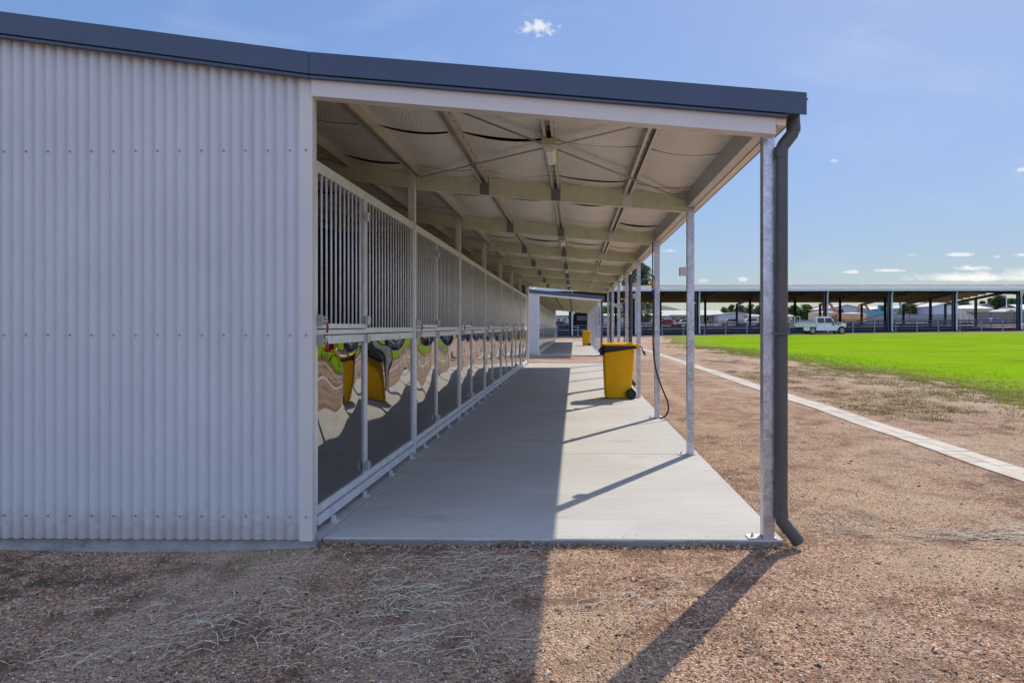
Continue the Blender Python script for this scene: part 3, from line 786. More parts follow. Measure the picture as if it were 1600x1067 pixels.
# ------------------------------------------------------------------ wheelie bins
def rrect(cx, cy, hx, hy, r, z, n=5):
    pts = []
    for (sx, sy, a0) in ((1,1,0),(-1,1,PI/2),(-1,-1,PI),(1,-1,3*PI/2)):
        for i in range(n+1):
            a = a0+PI/2*i/n; pts.append((cx+sx*(hx-r)+r*math.cos(a), cy+sy*(hy-r)+r*math.sin(a), z))
    return pts
def make_bin():
    root = empty('wheelie_bin', (0,0,0))
    m = MB(); rings = []
    for z, x0, x1, hy, r in ((.02,.03,.46,.215,.05),(.05,.0,.49,.22,.05),(.22,-.005,.50,.225,.045),(.24,-.005,.52,.228,.045),(.60,-.018,.545,.245,.045),(.97,-.03,.575,.262,.045),(.975,-.04,.59,.272,.045),(1.02,-.04,.60,.275,.045)):
        rings.append(rrect((x0+x1)/2, 0, (x1-x0)/2, hy, r, z))
    m.loft(rings)
    for y in (-.1,.1): m.box(-.045,-.03,y-.01,y+.01,.3,.9) if False else None
    for x in (.13,.30): m.box(x-.012, x+.012, -.285, -.262, .90, .965)
    obj('body', m.build('body', M['yellow'], True, 35), root)
    m = MB(); rings = []
    for z, x0, x1, hy, r in ((1.028,-.055,.60,.285,.05),(1.045,-.058,.60,.288,.05),(1.06,-.05,.595,.28,.05),(1.075,.0,.56,.24,.05),(1.082,.06,.50,.19,.05)):
        rings.append(rrect((x0+x1)/2, 0, (x1-x0)/2, hy, r, z))
    m.loft(rings); m.box(.06,.16,-.2,-.06,1.078,1.092); m.box(.06,.5,.02,.05,1.078,1.09)
    obj('lid', m.build('lid', M['yellow'], True, 35), root)
    m = MB(); m.tube([(.60,-.25,1.03),(.665,-.25,1.03),(.675,-.22,1.03),(.675,.22,1.03),(.665,.25,1.03),(.60,.25,1.03)], .02, 8)
    m.box(.58,.65,-.27,-.20,.97,1.05); m.box(.58,.65,.20,.27,.97,1.05)
    obj('handle', m.build('handle', M['yellow'], True, 35), root)
    def wh():
        m = MB(); m.tube([(0,-.03,0),(0,.03,0)], .1, 24); return m.build('wheel', M['rubber'], True, 40)
    def hub():
        m = MB(); m.tube([(0,-.036,0),(0,.036,0)], .06, 18); m.tube([(0,-.042,0),(0,.042,0)], .02, 12); return m.build('hub', M['black'], True, 40)
    w_, h_ = wh(), hub()
    for y in (-.255,.255):
        w = obj('wheel', w_, root, (.50,y,.1)); obj('hub', h_, w)
    m = MB(); m.tube([(.5,-.25,.1),(.5,.25,.1)], .012, 8); obj('axle', m.build('axle', M['black']), root)
    return root
G = 'yellow bins on the verandah paths'
b1 = make_bin(); b1.location = (.595, 13.42, 0)
tag(b1, 'yellow wheelie bin with black liner beside the near verandah posts', 'bin', G)
b2 = copy_tree(b1); b2.location = (.62, 49.6, 0)
tag(b2, 'small distant yellow wheelie bin on the far stable path', 'bin', G)
# liner
m = MB(); n = 56; rings = []
for zz, off in ((1.027,.004),(1.015,.014),(.99,.020),(.965,.016),(.945,.022),(.942,.012)):
    ring = []
    base = rrect(.28, 0, .32, .272, .045, 0, 13)
    for i, p_ in enumerate(base):
        w = R.uniform(-.004,.006); d = Vector((p_[0]-.28, p_[1], 0)).normalized()
        drop = .0 if zz > 1.0 else -.11*max(0, -(p_[0]-.05)/.1)*(1 if p_[0] < .05 else 0) + R.uniform(-.012,.008)
        tuck = .03*max(0,(p_[0]-.2)/.4) if zz < .97 else 0
        ring.append((p_[0]+d.x*(off+w), p_[1]+d.y*(off+w), zz+drop+tuck))
    rings.append(ring)
m.loft(rings, cap=False)
m.tube([(-.06,-.25,.99),(-.09,-.27,.94),(-.085,-.28,.88),(-.06,-.27,.84)], [.03,.035,.02,.005], 7)
m.tube([(-.06,-.18,.98),(-.10,-.2,.93),(-.08,-.2,.87)], [.03,.03,.006], 7)
obj('bin_liner', m.build('bin_liner', M['black'], True), None, (.595,13.42,0), label='black plastic liner folded over the rim of the near yellow bin', cat='bin liner')
# rope from bin handle past the post
m = MB(); m.tube([(1.262,13.16,1.03),(1.30,13.2,1.0),(1.33,13.25,.93),(1.36,13.3,.87),(1.40,13.3,.85)], [.012,.01,.012,.016,.006], 8)
m.tube([(1.34,13.25,.93),(1.38,13.28,.87),(1.37,13.3,.82)], [.008,.014,.005], 6)
obj('strap', m.build('strap', M['black'], True), None, label='short black strap hanging from the near yellow bin handle', cat='strap')

# ------------------------------------------------------------------ hoses
def hose(Yp, side, label):
    root = empty('garden_hose', (1.20, Yp-.06, 0), label=label, cat='hose', group='hoses hanging on verandah posts')
    m = MB(); m.tube([(0,0,2.68),(0,0,2.08)], .010, 8); obj('riser_pipe', m.build('riser_pipe', M['pipe'], True), root)
    m = MB(); m.tube([(0,0,2.10),(0,0,1.98)], .019, 8); m.tube([(0,0,2.05),(-.05,0,2.05)], .012, 8); m.ball((-.06,0,2.05), .022); m.tube([(0,-.02,2.0),(0,-.05,1.98),(0,-.05,1.94)], .014, 8)
    obj('tap', m.build('tap', M['brass'], True), root)
    m = MB(); m.tube([(0,-.05,1.95),(0,-.05,1.87)], .024, 10); obj('connector', m.build('connector', M['blue'], True), root)
    pts = [(0,-.05,1.87),(.005,-.05,1.5),(.0,-.05,1.15),(.02,-.06,.85),(.06,-.08,.66),(.12,-.1,.48),(.18,-.12,.33),(.215,-.14,.22),(.215,-.14,.12),(.17,-.12,.03),(.10,-.08,-.0)]
    # smooth the path
    P_ = [Vector(p) for p in pts]; out = []
    for i in range(len(P_)-1):
        p0 = P_[max(i-1,0)]; p1 = P_[i]; p2 = P_[i+1]; p3 = P_[min(i+2,len(P_)-1)]
        for j in range(5):
            t_ = j/5; out.append(.5*((2*p1)+(p2-p0)*t_+(2*p0-5*p1+4*p2-p3)*t_*t_+(3*p1-p0-3*p2+p3)*t_**3))
    out.append(P_[-1])
    m = MB(); m.tube([(side*q.x if q.x > 0 else q.x, q.y, q.z+.012) for q in out], .0125, 8); obj('hose', m.build('hose', M['hose'], True), root)
hose(10.5, 1, 'dark hose on a brass tap at the third verandah post from the front')
hose(16.5, -.3, 'farther dark hose with brass tap behind the yellow bin')

# ------------------------------------------------------------------ big open yard shed
FR = [14.0+7.23*k for k in range(-6, 8)]      # frame lines in X
YF, YM0, YM1, YR_ = 78.0, 87.5, 111.0, 120.0
def srz(y):
    return 5.60+1.65*(y-YF)/21 if y <= 99 else 7.25-1.65*(y-99)/21
sx0, sx1 = FR[0]-1.0, FR[-1]-.2
shed = empty('yard_shed', ((sx0+sx1)/2, YF, gz(25,YF)), label='long open sided livestock shed with pale roof across the field', cat='shed')
def SP(name, me, parent=None, **k):
    o = obj(name, me, parent or shed, **k)
    o.location = tuple(-c for c in shed.location) if parent is None else (0,0,0); return o
m = MB()
def rf(m, y0, y1, d0, d1, x0, x1):
    m.hexa([(x0,y0,srz(y0)+d0),(x1,y0,srz(y0)+d0),(x1,y1,srz(y1)+d0),(x0,y1,srz(y1)+d0),(x0,y0,srz(y0)+d1),(x1,y0,srz(y0)+d1),(x1,y1,srz(y1)+d1),(x0,y1,srz(y1)+d1)])
rf(m, YF-.4, 99, 0, .05, sx0, sx1); rf(m, 99, YR_+.4, 0, .05, sx0, sx1); 
m.cur = 1
rf(m, YF-.35, 99, -.012, -.002, sx0+.05, sx1-.05); rf(m, 99, YR_+.35, -.012, -.002, sx0+.05, sx1-.05)
SP('roof', m.build('roof', [M['shedroof'], M['shedunder']]))
m = MB()
for f in [sx0+5.1*k for k in range(1, 20)]:
    if f < sx1-1: rf(m, YF-.4, 99, .052, .09, f, f+.13)
SP('roof_lap_glint', m.build('roof_lap_glint', M['white']))  # white strips stand in for light glinting along the roof laps
m = MB(); m.box(sx0,sx1,YF-.62,YF-.41,srz(YF)-.22,srz(YF)+.02); SP('gutter', m.build('gutter', M['pvc']))
m = MB(); m.box(sx0,sx1,99-.25,99+.25,7.29,7.34); SP('ridge_cap', m.build('ridge_cap', M['shedroof']))
for y in np.arange(YF+.6, YR_, 2.1):
    if abs(y-99) < .3: continue
    m = MB(); m.box(sx0, sx1, y-.04, y+.04, srz(y)-.20, srz(y)-.015); SP('purlin', m.build('purlin', M['shedunder']))
for i, x in enumerate(FR):
    for y in (YF, YM0+.6, YM1, YR_):
        if y == YM0+.6: continue
        w = .16; g = gz(x,y)-.1
        m = MB(); m.box(x-w*.45,x+w*.45,y-w,y+w,g,srz(y)-.25); m.box(x-w,x+w,y-w,y-w+.02,g,srz(y)-.25); m.box(x-w,x+w,y+w-.02,y+w,g,srz(y)-.25)
        SP('column', m.build('column', M['shedcol']))
    m = MB()
    for a, b in ((YF,99),(99,YR_)):
        m.hexa([(x-.08,a,srz(a)-.62),(x+.08,a,srz(a)-.62),(x+.08,b,srz(b)-.5 if b==99 else srz(b)-.62),(x-.08,b,srz(b)-.5 if b==99 else srz(b)-.62),
                (x-.08,a,srz(a)-.21),(x+.08,a,srz(a)-.21),(x+.08,b,srz(b)-.21),(x-.08,b,srz(b)-.21)])
    SP('rafter', m.build('rafter', M['shedcol']))
    m = MB(); g = gz(x,YF)
    m.tube([(x+.24,YF-.42,srz(YF)-.2),(x+.24,YF-.2,srz(YF)-.6),(x+.24,YF-.2,g+.25),(x+.30,YF-.32,g+.05)], .075, 8); SP('downpipe', m.build('downpipe', M['pvc'], True, 40))
m = MB(); m.tube([(FR[-2],YM1,5.4),(FR[-4]-.5,YM1,gz(FR[-4],YM1)+.2)], .06, 6); SP('brace', m.build('brace', M['trimwarm'], True))

# ------------------------------------------------------------------ yard fences
def yard_fence(y, x0, x1, step, lab, rails=(1.17,.82,.55,.28), pr=.055, mats=('pvc','yardrail'), hh=1.25):
    g0 = gz((x0+x1)/2, y); root = empty('yard_fence', ((x0+x1)/2, y, g0), label=lab, cat='fence', group='livestock yard rail fences')
    x = x0; n_ = 0; off = Vector(root.location)
    while x <= x1+.01:
        g = gz(x,y); m = MB(); m.tube([(0,0,-.1),(0,0,hh)], pr, 8)
        obj('fence_post', shared('fp%.3f%s%.2f'%(pr,mats[0],hh), lambda: m.build('fence_post', M[mats[0]], True, 40)), root, (x-off.x, 0, g-off.z)); x += step; n_ += 1
    for r in rails:
        m = MB(); xx = x0
        pts = []
        while xx <= x1+.01: pts.append((xx-off.x, -.06, gz(xx,y)+r-off.z)); xx += step
        m.tube(pts, .065, 6); obj('rail', m.build('rail', M[mats[1]], True), root)
    return root
FS = 2.41
yard_fence(78.35, 14.0+.9-FS*14, 63.5, FS, 'front rail fence along the field edge of the open shed')
yard_fence(99, 14.0-FS*14, 63.5, FS*1.5, 'middle rail fence inside the open shed, behind the front rails', pr=.045, mats=('shedcol','yardrail'))
yard_fence(119, 14.0-FS*14, 66, FS*1.2, 'rearmost rail fence along the back edge of the open shed', pr=.05, mats=('shedcol','yardrail'))
yard_fence(127, 40, 95, 1.9, 'timber post rail fence on pale dirt beyond the open shed', rails=(.9,.5), pr=.09, mats=('timber','yardrail'), hh=1.2)

# ------------------------------------------------------------------ utility truck
def make_ute(loc):
    g = empty('utility_truck', loc, label='white dual cab tray ute parked in front of the open shed', cat='truck')
    P = lambda n_, m_, par=g: obj(n_, m_, par)
    X = lambda z: (z-170)/240.0
    Z = lambda z: (825-z)/240.0
    W = .86
    prof = [(X(705),Z(735)),(X(705),Z(400)),(X(725),Z(386)),(X(1050),Z(386)),(X(1090),Z(402)),(X(1190),Z(520)),(X(1215),Z(530)),(X(1420),Z(556)),(X(1450),Z(580)),(X(1458),Z(655)),
            (X(1430),Z(665)),(X(1405),Z(640)),(X(1335),Z(625)),(X(1275),Z(640)),(X(1235),Z(700)),(X(1225),Z(735))]
    m = MB()
    top = lambda z: W if z < 1.18 else W-(z-1.18)*.22
    m.loft([[(x,-top(z),z) for x,z in prof],[(x,top(z),z) for x,z in prof]])
    P('cab', m.build('cab', M['utewhite'], False))
    for s_ in (-1,1):
        def q(pts, mt, nm):
            m = MB(); m.loft([[(x, s_*(top(z)+.004), z) for x,z in pts],[(x, s_*(top(z)+.012), z) for x,z in pts]]); P(nm, m.build(nm, mt))
        q([(X(752),Z(540)),(X(905),Z(540)),(X(905),Z(425)),(X(752),Z(425))], M['glass'], 'side_window')
        q([(X(935),Z(540)),(X(1135),Z(540)),(X(1075),Z(425)),(X(935),Z(425))], M['glass'], 'side_window')
        m = MB()
        for xx in (728,920,1150): m.box(X(xx)-.006, X(xx)+.006, s_*(W+.001), s_*(W+.004), Z(725), Z(545))
        P('door_seam', m.build('door_seam', M['black']))
        m = MB(); m.box(X(1110),X(1135),s_*(W+.02),s_*(W+.18),Z(600),Z(540)); P('mirror', m.build('mirror', M['black']))
    m = MB(); m.hexa([(X(1092),-.70,Z(410)),(X(1180),-.76,Z(512)),(X(1180),.76,Z(512)),(X(1092),.70,Z(410)),(X(1097),-.70,Z(406)),(X(1187),-.76,Z(508)),(X(1187),.76,Z(508)),(X(1097),.70,Z(406))])
    P('windscreen', m.build('windscreen', M['glass']))
    m = MB(); m.tube([(X(1110),-.93,Z(400)),(X(1115),-.93,Z(425)),(X(1180),-.93,Z(540)),(X(1215),-.92,Z(572)),(X(1330),-.91,Z(572))], [.05,.045,.045,.05,.04], 8); m.box(X(1075),X(1120),-.98,-.88,Z(405),Z(380))
    P('snorkel', m.build('snorkel', M['black'], True, 40))
    m = MB(); m.box(X(1458),X(1492),-.85,.85,Z(715),Z(640)); m.tube([(X(1480),-.55,Z(650)),(X(1485),-.55,Z(560)),(X(1485),.55,Z(560)),(X(1480),.55,Z(650))], .03, 8); m.box(X(1440),X(1470),-.87,-.75,Z(700),Z(590))
    P('bull_bar', m.build('bull_bar', M['black']))
    for y in (-.62,.62):
        m = MB(); m.box(X(1450),X(1466),y-.16,y+.16,Z(635),Z(585)); P('headlight', m.build('headlight', M['rim']))
    m = MB(); m.box(X(175),X(700),-.92,.92,Z(648),Z(625)); m.box(X(175),X(700),-.93,-.90,Z(625),Z(548)); m.box(X(175),X(700),.90,.93,Z(625),Z(548)); m.box(X(172),X(180),-.92,.92,Z(650),Z(548)); m.box(X(692),X(700),-.9,.9,Z(625),Z(548))
    P('tray', m.build('tray', M['alloy']))
    m = MB()
    for y in (-.88,.88):
        m.bar((X(184),y,Z(640)),(X(184),y,Z(388)),.05); m.bar((X(305),y,Z(640)),(X(305),y,Z(388)),.05); m.bar((X(184),y,Z(390)),(X(305),y,Z(390)),.045)
    m.bar((X(184),-.88,Z(390)),(X(184),.88,Z(390)),.045); m.bar((X(305),-.88,Z(390)),(X(305),.88,Z(390)),.045)
    P('rear_rack', m.build('rear_rack', M['alloy']))
    m = MB()
    for xx in (615,685):
        for y in (-.86,.86): m.bar((X(xx),y,Z(560)),(X(685),y,Z(385)),.045)
    m.bar((X(685),-.86,Z(385)),(X(685),.86,Z(385)),.045)
    for y in (-.5,-.25,0,.25,.5): m.bar((X(685),y,Z(560)),(X(685),y,Z(385)),.025)
    P('headboard', m.build('headboard', M['alloy']))
    m = MB(); m.box(X(350),X(590),-.6,.6,Z(600),Z(500)); P('tray_load', m.build('tray_load', M['bluegrey']))
    m = MB(); m.box(X(400),X(545),-.90,-.55,Z(738),Z(652)); m.box(X(400),X(545),.55,.90,Z(738),Z(652)); P('toolbox', m.build('toolbox', M['utewhite']))
    m = MB(); m.box(X(330),X(1440),-.4,.4,Z(730),Z(655)); m.box(X(340),X(395),-.85,.85,Z(735),Z(650)); P('chassis', m.build('chassis', M['black']))
    def tyre():
        m = MB(); m.tube([(0,-.12,0),(0,-.105,0),(0,.105,0),(0,.12,0)], [.34,.375,.375,.34], 26); return m.build('wheel', M['rubber'], True, 40)
    def rim():
        m = MB()
        for s_ in (-1,1):
            m.tube([(0,s_*.118,0),(0,s_*.126,0)], .07, 12)
            for k in range(5):
                a = 2*PI*k/5; m.bar((.03*math.cos(a), s_*.126, .03*math.sin(a)),(.21*math.cos(a), s_*.126, .21*math.sin(a)), .07, .012)
            ring = [(.215*math.cos(2*PI*i/20), s_*.124, .215*math.sin(2*PI*i/20)) for i in range(21)]; m.tube(ring, .022, 6)
        return m.build('rim', M['rim'])
    ty, ri = tyre(), rim()
    for xx in (618,1336):
        for y in (-.78,.78):
            w = obj('wheel', ty, g, (X(xx),y,.375)); obj('rim', ri, w)
    return g
ty_ = 71.6; tx_ = (1235-897)/1067*ty_
make_ute((tx_, ty_, gz(tx_+2.5, ty_)+.0))

# ------------------------------------------------------------------ things beyond the shed
def gx_(px, Y): return (px-897)/1067.0*Y
def hz(py, Y): return 1.4+(510-py)/1067.0*Y
def tank(px0, px1, top, Y, lab, roofc=False):
    x0, x1 = gx_(px0,Y), gx_(px1,Y); r = (x1-x0)/2; xc = (x0+x1)/2; zt = hz(top,Y); g = gz(xc,Y)-.3
    root = empty('water_tank', (xc,Y,g), label=lab, cat='water tank', group='beige tanks beyond the shed'); H = zt-g
    m = MB(); rings = []
    nseg = 18
    for i in range(nseg+1):
        z = H*.86*i/nseg
        for rr in (r, r*1.006): rings.append([(rr*math.cos(2*PI*k/36), rr*math.sin(2*PI*k/36), z + (0 if rr == r else H*.86/nseg*.5)) for k in range(36)])
    m.loft(rings); obj('shell', m.build('shell', M['tank'], True, 60), root)
    m = MB(); rings = [[(r*s_*math.cos(2*PI*k/36), r*s_*math.sin(2*PI*k/36), H*z) for k in range(36)] for s_, z in ((1.01,.885),(.99,.91),(.6,.96),(.2,.995),(.05,1.0))]
    m.loft(rings); obj('lid', m.build('lid', M['paleroof'], True), root)
tank(1262, 1304, 486.5, 131, 'beige round water tank behind the parked ute')
tank(1306, 1348, 488.5, 128, 'beige round water tank right of the parked ute')

def building(name, px0, px1, eave, ridge, Y, depth, wall, roof, lab, axis='x', windows=0, doors=(), cat='building', base=None, over=.4):
    x0, x1 = gx_(px0,Y), gx_(px1,Y); xc = (x0+x1)/2; g = gz(xc,Y)-.5
    ze = hz(eave,Y)-g; zr = hz(ridge,Y)-g; w = (x1-x0)/2
    root = empty(name, (xc,Y,g), label=lab, cat=cat)
    m = MB()
    if axis == 'x':
        m.box(-w,w,0,depth,0,ze)
        obj('wall', m.build('wall', wall), root)
        m = MB()
        m.prism([(-over,ze-.05),(depth/2,zr),(depth+over,ze-.05),(depth+over,ze+.1),(depth/2,zr+.15),(-over,ze+.1)], 'x', -w-over, w+over)
    else:
        m.prism([(-w,0),(w,0),(w,ze),(0,zr),(-w,ze)], 'y', 0, depth)
        obj('wall', m.build('wall', wall), root)
        m = MB(); m.prism([(-w-over,ze-.02),(0,zr+.03),(w+over,ze-.02),(w+over,ze+.12),(0,zr+.2),(-w-over,ze+.12)], 'y', -over, depth+over)
    obj('roof', m.build('roof', roof), root)
    m = MB(); m.box(-w-over-.05, w+over+.05, -over-.12, -over-.02, ze-.15, ze+.08)
    if axis == 'x': obj('fascia', m.build('fascia', M['greentrim'] if roof == M['paleroof'] else M['white']), root)
    for i in range(windows):
        x = -w+2*w*(i+.5)/windows; ww = 2*w/windows*.3
        m = MB(); m.box(x-ww,x+ww,-.04,.02,ze*.5,ze*.82); f = obj('window', m.build('window', M['white']), root)
        obj('pane', MB().box(x-ww+.08,x-.04,-.06,-.04,ze*.52,ze*.80).build('pane', M['glass']), f); obj('pane', MB().box(x+.04,x+ww-.08,-.06,-.04,ze*.52,ze*.80).build('pane', M['glass']), f)
    for (fx0, fx1, fz, mt) in doors:
        m = MB(); m.box(-w+2*w*fx0,-w+2*w*fx1,-.05,.02,0,ze*fz); obj('door', m.build('door', mt), root)
    return root
building('hall', 1047, 1122, 493, 484.5, 165, 16, M['palewall'], M['paleroof'], 'pale hall with low cream roof and green eaves beyond the shed', windows=6, over=1.6, doors=((.56,.98,.8,M['cream']),))
building('hall', 868, 896, 493.5, 485, 160, 14, M['palewall'], M['paleroof'], 'cream roofed house seen at the end of the far stable path', windows=3)
building('long_shed', 925, 1043, 494, 490.5, 150, 12, M['palewall'], M['paleroof'], 'long pale blue shed seen low between the verandah posts', windows=5)
building('metal_shed', 1122, 1176, 492, 489, 158, 18, M['palewall'], M['farroof'], 'white metal shed with a beige roller door beyond the yards', axis='y', doors=((.0,.55,.62,M['cream']),))
building('warehouse', 1287, 1352, 484, 477, 200, 30, M['palewall'], M['farroof'], 'large pale warehouse rising behind the two beige tanks', axis='y')
building('warehouse', 1352, 1402, 486, 478.5, 215, 22, M['palewall'], M['farroof'], 'low white roofed warehouse behind the teal excavator', windows=5)
building('metal_shed', 1453, 1489, 479.5, 474.5, 175, 38, M['bluegrey'], M['farroof'], 'tall blue grey metal shed with gabled end facing the yards', axis='y')
building('classroom_block', 1489, 1541, 482.5, 478, 196, 12, M['cream'], M['farroof'], 'long low cream building with a row of windows right of the blue shed', windows=9)
building('metal_shed', 1519, 1546, 478, 476.5, 225, 14, M['palewall'], M['farroof'], 'pale box shaped shed rising behind the long cream building', axis='y')
building('pavilion_tent', 1564, 1577, 488, 484.5, 180, 7, M['farroof'], M['farroof'], 'small white marquee left of the other marquee behind brown fence', axis='y', cat='marquee')
building('pavilion_tent', 1578, 1590, 488, 482, 188, 8, M['farroof'], M['farroof'], 'taller white marquee just right of the light pole', axis='y', cat='marquee')
building('house', 1592, 1640, 484, 476, 190, 12, M['palewall'], M['farroof'], 'white roofed house at the right edge behind the brown fence', windows=4)
building('site_office', 1172, 1236, 494, 492.5, 150, 6, M['cream'], M['farroof'], 'low cream site hut beyond the yards behind the corner post', windows=5)

def sheet_fence(px0, px1, top, Y, mt, lab, step=2.4):
    x0, x1 = gx_(px0,Y), gx_(px1,Y); xc = (x0+x1)/2; g = gz(xc,Y); zt = hz(top,Y)
    root = empty('boundary_fence', (xc,Y,g), label=lab, cat='fence', group='sheet metal boundary fences')
    V = []; F = []; n_ = int((x1-x0)/.1)
    for i in range(n_+1):
        x = x0+(x1-x0)*i/n_-xc; d = .02*(1 if (i//2) % 2 else -1); V += [(x,d,-.4),(x,d,zt-g)]
        if i: F.append((2*i-2,2*i,2*i+1,2*i-1))
    obj('sheeting', fastmesh('sheeting', V, F, mt), root)
    m = MB(); m.box(x0-xc,x1-xc,-.06,.0,zt-g-.06,zt-g+.03); obj('top_rail', m.build('top_rail', mt), root)
    x = x0
    pm_ = MB(); pm_.box(-.05,.05,-.09,.0,-.4,zt-g+.04); pme = pm_.build('fence_post', M['shedcol'])
    while x < x1: obj('fence_post', pme, root, (x-xc,0,0)); x += step*2
sheet_fence(1346, 1502, 491.5, 146, M['fencegrey'], 'light grey sheet fence behind the tanks and excavators')
sheet_fence(1505, 1680, 487.5, 142, M['fencebrown'], 'brown grey sheet fence across the right edge beyond the yards')

def excavator(px, Y, mt, lab, flip=1, s=1.0):
    xc = gx_(px,Y); g = gz(xc,Y); root = empty('excavator', (xc,Y,g), label=lab, cat='excavator')
    f = flip*s
    m = MB(); m.box(-1.6*s,1.6*s,-1.2,-.7,0,.8*s); m.box(-1.6*s,1.6*s,.7,1.2,0,.8*s); obj('tracks', m.build('tracks', M['black']), root)
    m = MB(); m.prism([(-1.9*f,1.0*s),(1.2*f,1.0*s),(1.2*f,1.7*s),(.2*f,1.9*s),(-1.9*f,2.1*s)], 'y', -1.2, 1.2); obj('body', m.build('body', mt), root)
    m = MB(); m.prism([(.1*f,1.7*s),(1.3*f,1.7*s),(1.1*f,3.0*s),(.1*f,3.05*s)], 'y', -1.15, -.2); cab = obj('cab', m.build('cab', mt), root)
    m = MB(); m.prism([(.25*f,2.0*s),(1.12*f,2.0*s),(1.0*f,2.85*s),(.25*f,2.85*s)], 'y', -1.17, -1.155); obj('window', m.build('window', M['glass']), cab)
    m = MB(); m.bar((.9*f,.2,1.6*s),(2.6*f,.2,4.2*s),.35*s,.5*s); m.bar((2.6*f,.2,4.2*s),(4.0*f,.2,4.0*s),.3*s,.45*s); obj('boom', m.build('boom', mt), root)
    m = MB(); m.bar((4.0*f,.2,4.2*s),(4.5*f,.2,1.9*s),.25*s,.4*s); obj('arm', m.build('arm', mt), root)
    m = MB(); m.prism([(4.2*f,2.0*s),(4.9*f,1.8*s),(4.8*f,.9*s),(4.1*f,1.1*s)], 'y', -.3, .7); obj('bucket', m.build('bucket', M['shedcol']), root)
excavator(1366, 152, M['teal'], 'teal excavator with raised boom behind the light grey fence', 1, 1.25)
excavator(1365, 161, M['orange'], 'orange excavator left of the teal one behind the grey fence', -1, .95)
excavator(1313, 150, M['orange'], 'orange red excavator boom showing between the two beige tanks', -1, 1.0)

def car(px, Y, mt, lab, L=4.4):
    xc = gx_(px,Y); root = empty('parked_car', (xc,Y,gz(xc,Y)), label=lab, cat='car', group='cars parked beyond the open shed')
    prof = [(-L/2,.35),(-L/2,.85),(-L/2+.25,.98),(-L*.28,1.02),(-L*.17,1.45),(L*.16,1.47),(L*.30,1.0),(L*.46,.86),(L/2,.7),(L/2,.35)]
    m = MB(); m.loft([[(x,-.85+(.12 if z > 1.1 else 0),z) for x,z in prof],[(x,.85-(.12 if z > 1.1 else 0),z) for x,z in prof]]); obj('body', m.build('body', mt), root)
    for y0_ in (-.86,.80):
        m = MB(); m.prism([(-L*.24,1.04),(-L*.15,1.38),(L*.14,1.40),(L*.25,1.04)], 'y', y0_, y0_+.06); obj('window', m.build('window', M['glass']), root)
    wm = MB().tube([(0,-.1,0),(0,.1,0)], .32, 16).build('wheel', M['rubber'], True, 40)
    for x in (-L*.3, L*.32):
        for y in (-.8,.8): obj('wheel', wm, root, (x,y,.32))
car(1041, 131, M['carred'], 'red car parked leftmost before the cream roofed hall')
car(1062, 134, M['carred'], 'red car parked in front of the middle of the cream roofed hall')
car(1071, 128, M['white'], 'white car parked in front of the cream roofed hall')
car(874, 124, M['carsilver'], 'silver car parked beyond the shed at the left, by the stalls end')
car(1142, 131, M['carsilver'], 'silver car parked before the white shed with roller door')
car(1172, 132, M['white'], 'white car parked right of the white shed with roller door')

# dark horse trailer
Yt = 123; xc = gx_(916,Yt); root = empty('horse_trailer', (xc,Yt,gz(xc,Yt)), label='black box horse trailer with a side window beyond the far stable path', cat='trailer')
m = MB(); m.prism([(-2.3,.5),(3.0,.5),(3.0,2.5),(2.6,2.75),(-2.3,2.75)], 'y', -1.1, 1.1); obj('body', m.build('body', M['darkvan']), root)
m = MB(); m.box(-1.7,.1,-1.13,-1.10,1.5,2.35); obj('window', m.build('window', M['bluegrey']), root)
wm = MB().tube([(0,-.1,0),(0,.1,0)], .36, 16).build('wheel', M['rubber'], True, 40)
for x in (-.5,.6):
    for y in (-1.05,1.05): obj('wheel', wm, root, (x,y,.36))
# white stock ramp
Yr = 124; root = empty('loading_ramp', (gx_(1506,Yr),Yr,gz(gx_(1506,Yr),Yr)), label='white railed stock loading ramp beside a shed column', cat='ramp')
for k, dz in enumerate((0,.35,.7,1.05)):
    m = MB(); m.bar((-1.4,0,1.05+dz+.55),(1.1,0,.0+dz+.25),.06,.10); m.bar((-1.4,1.1,1.05+dz+.55),(1.1,1.1,.0+dz+.25),.06,.10); obj('rail', m.build('rail', M['white']), root)
m = MB(); m.prism([(-1.4,1.2),(1.1,.1),(1.1,0),(-1.4,0)], 'y', .08, 1.02); obj('ramp_floor', m.build('ramp_floor', M['timber']), root)
for x in (-1.35,-.2,1.05):
    m = MB(); m.bar((x,-.05,0),(x,-.05,1.9-(x+1.35)*.42),.06); obj('ramp_post', m.build('ramp_post', M['white']), root)
# light pole
Yp = 176; xp = gx_(1565,Yp); root = empty('light_pole', (xp,Yp,gz(xp,Yp)), label='tall thin white light pole standing behind the brown fence', cat='light pole')
m = MB(); m.tube([(0,0,-.3),(0,0,hz(461,Yp)-gz(xp,Yp))], [.16,.09], 8); obj('pole', m.build('pole', M['white'], True), root)
m = MB(); m.box(-.6,.6,-.15,.15,hz(461,Yp)-gz(xp,Yp),hz(461,Yp)-gz(xp,Yp)+.35); obj('lamp_head', m.build('lamp_head', M['trim']), root)
# small blue sign on the timber fence
Ys = 126.7; xs_ = gx_(1541,Ys); m = MB(); m.box(-.32,.32,-.02,.0,.3,1.25); m.box(-.03,.03,0,.04,-.1,1.1)
root = obj('sign', m.build('sign', M['signblue']), None, (xs_,Ys,gz(xs_,Ys)), label='small blue sign on the timber fence beyond the yards', cat='sign')
m = MB(); m.box(-.22,-.05,-.03,-.022,.75,1.1); m.box(.06,.22,-.03,-.022,.75,1.1); m.box(-.22,.22,-.03,-.022,.45,.6); obj('sign_face', m.build('sign_face', M['white']), root)

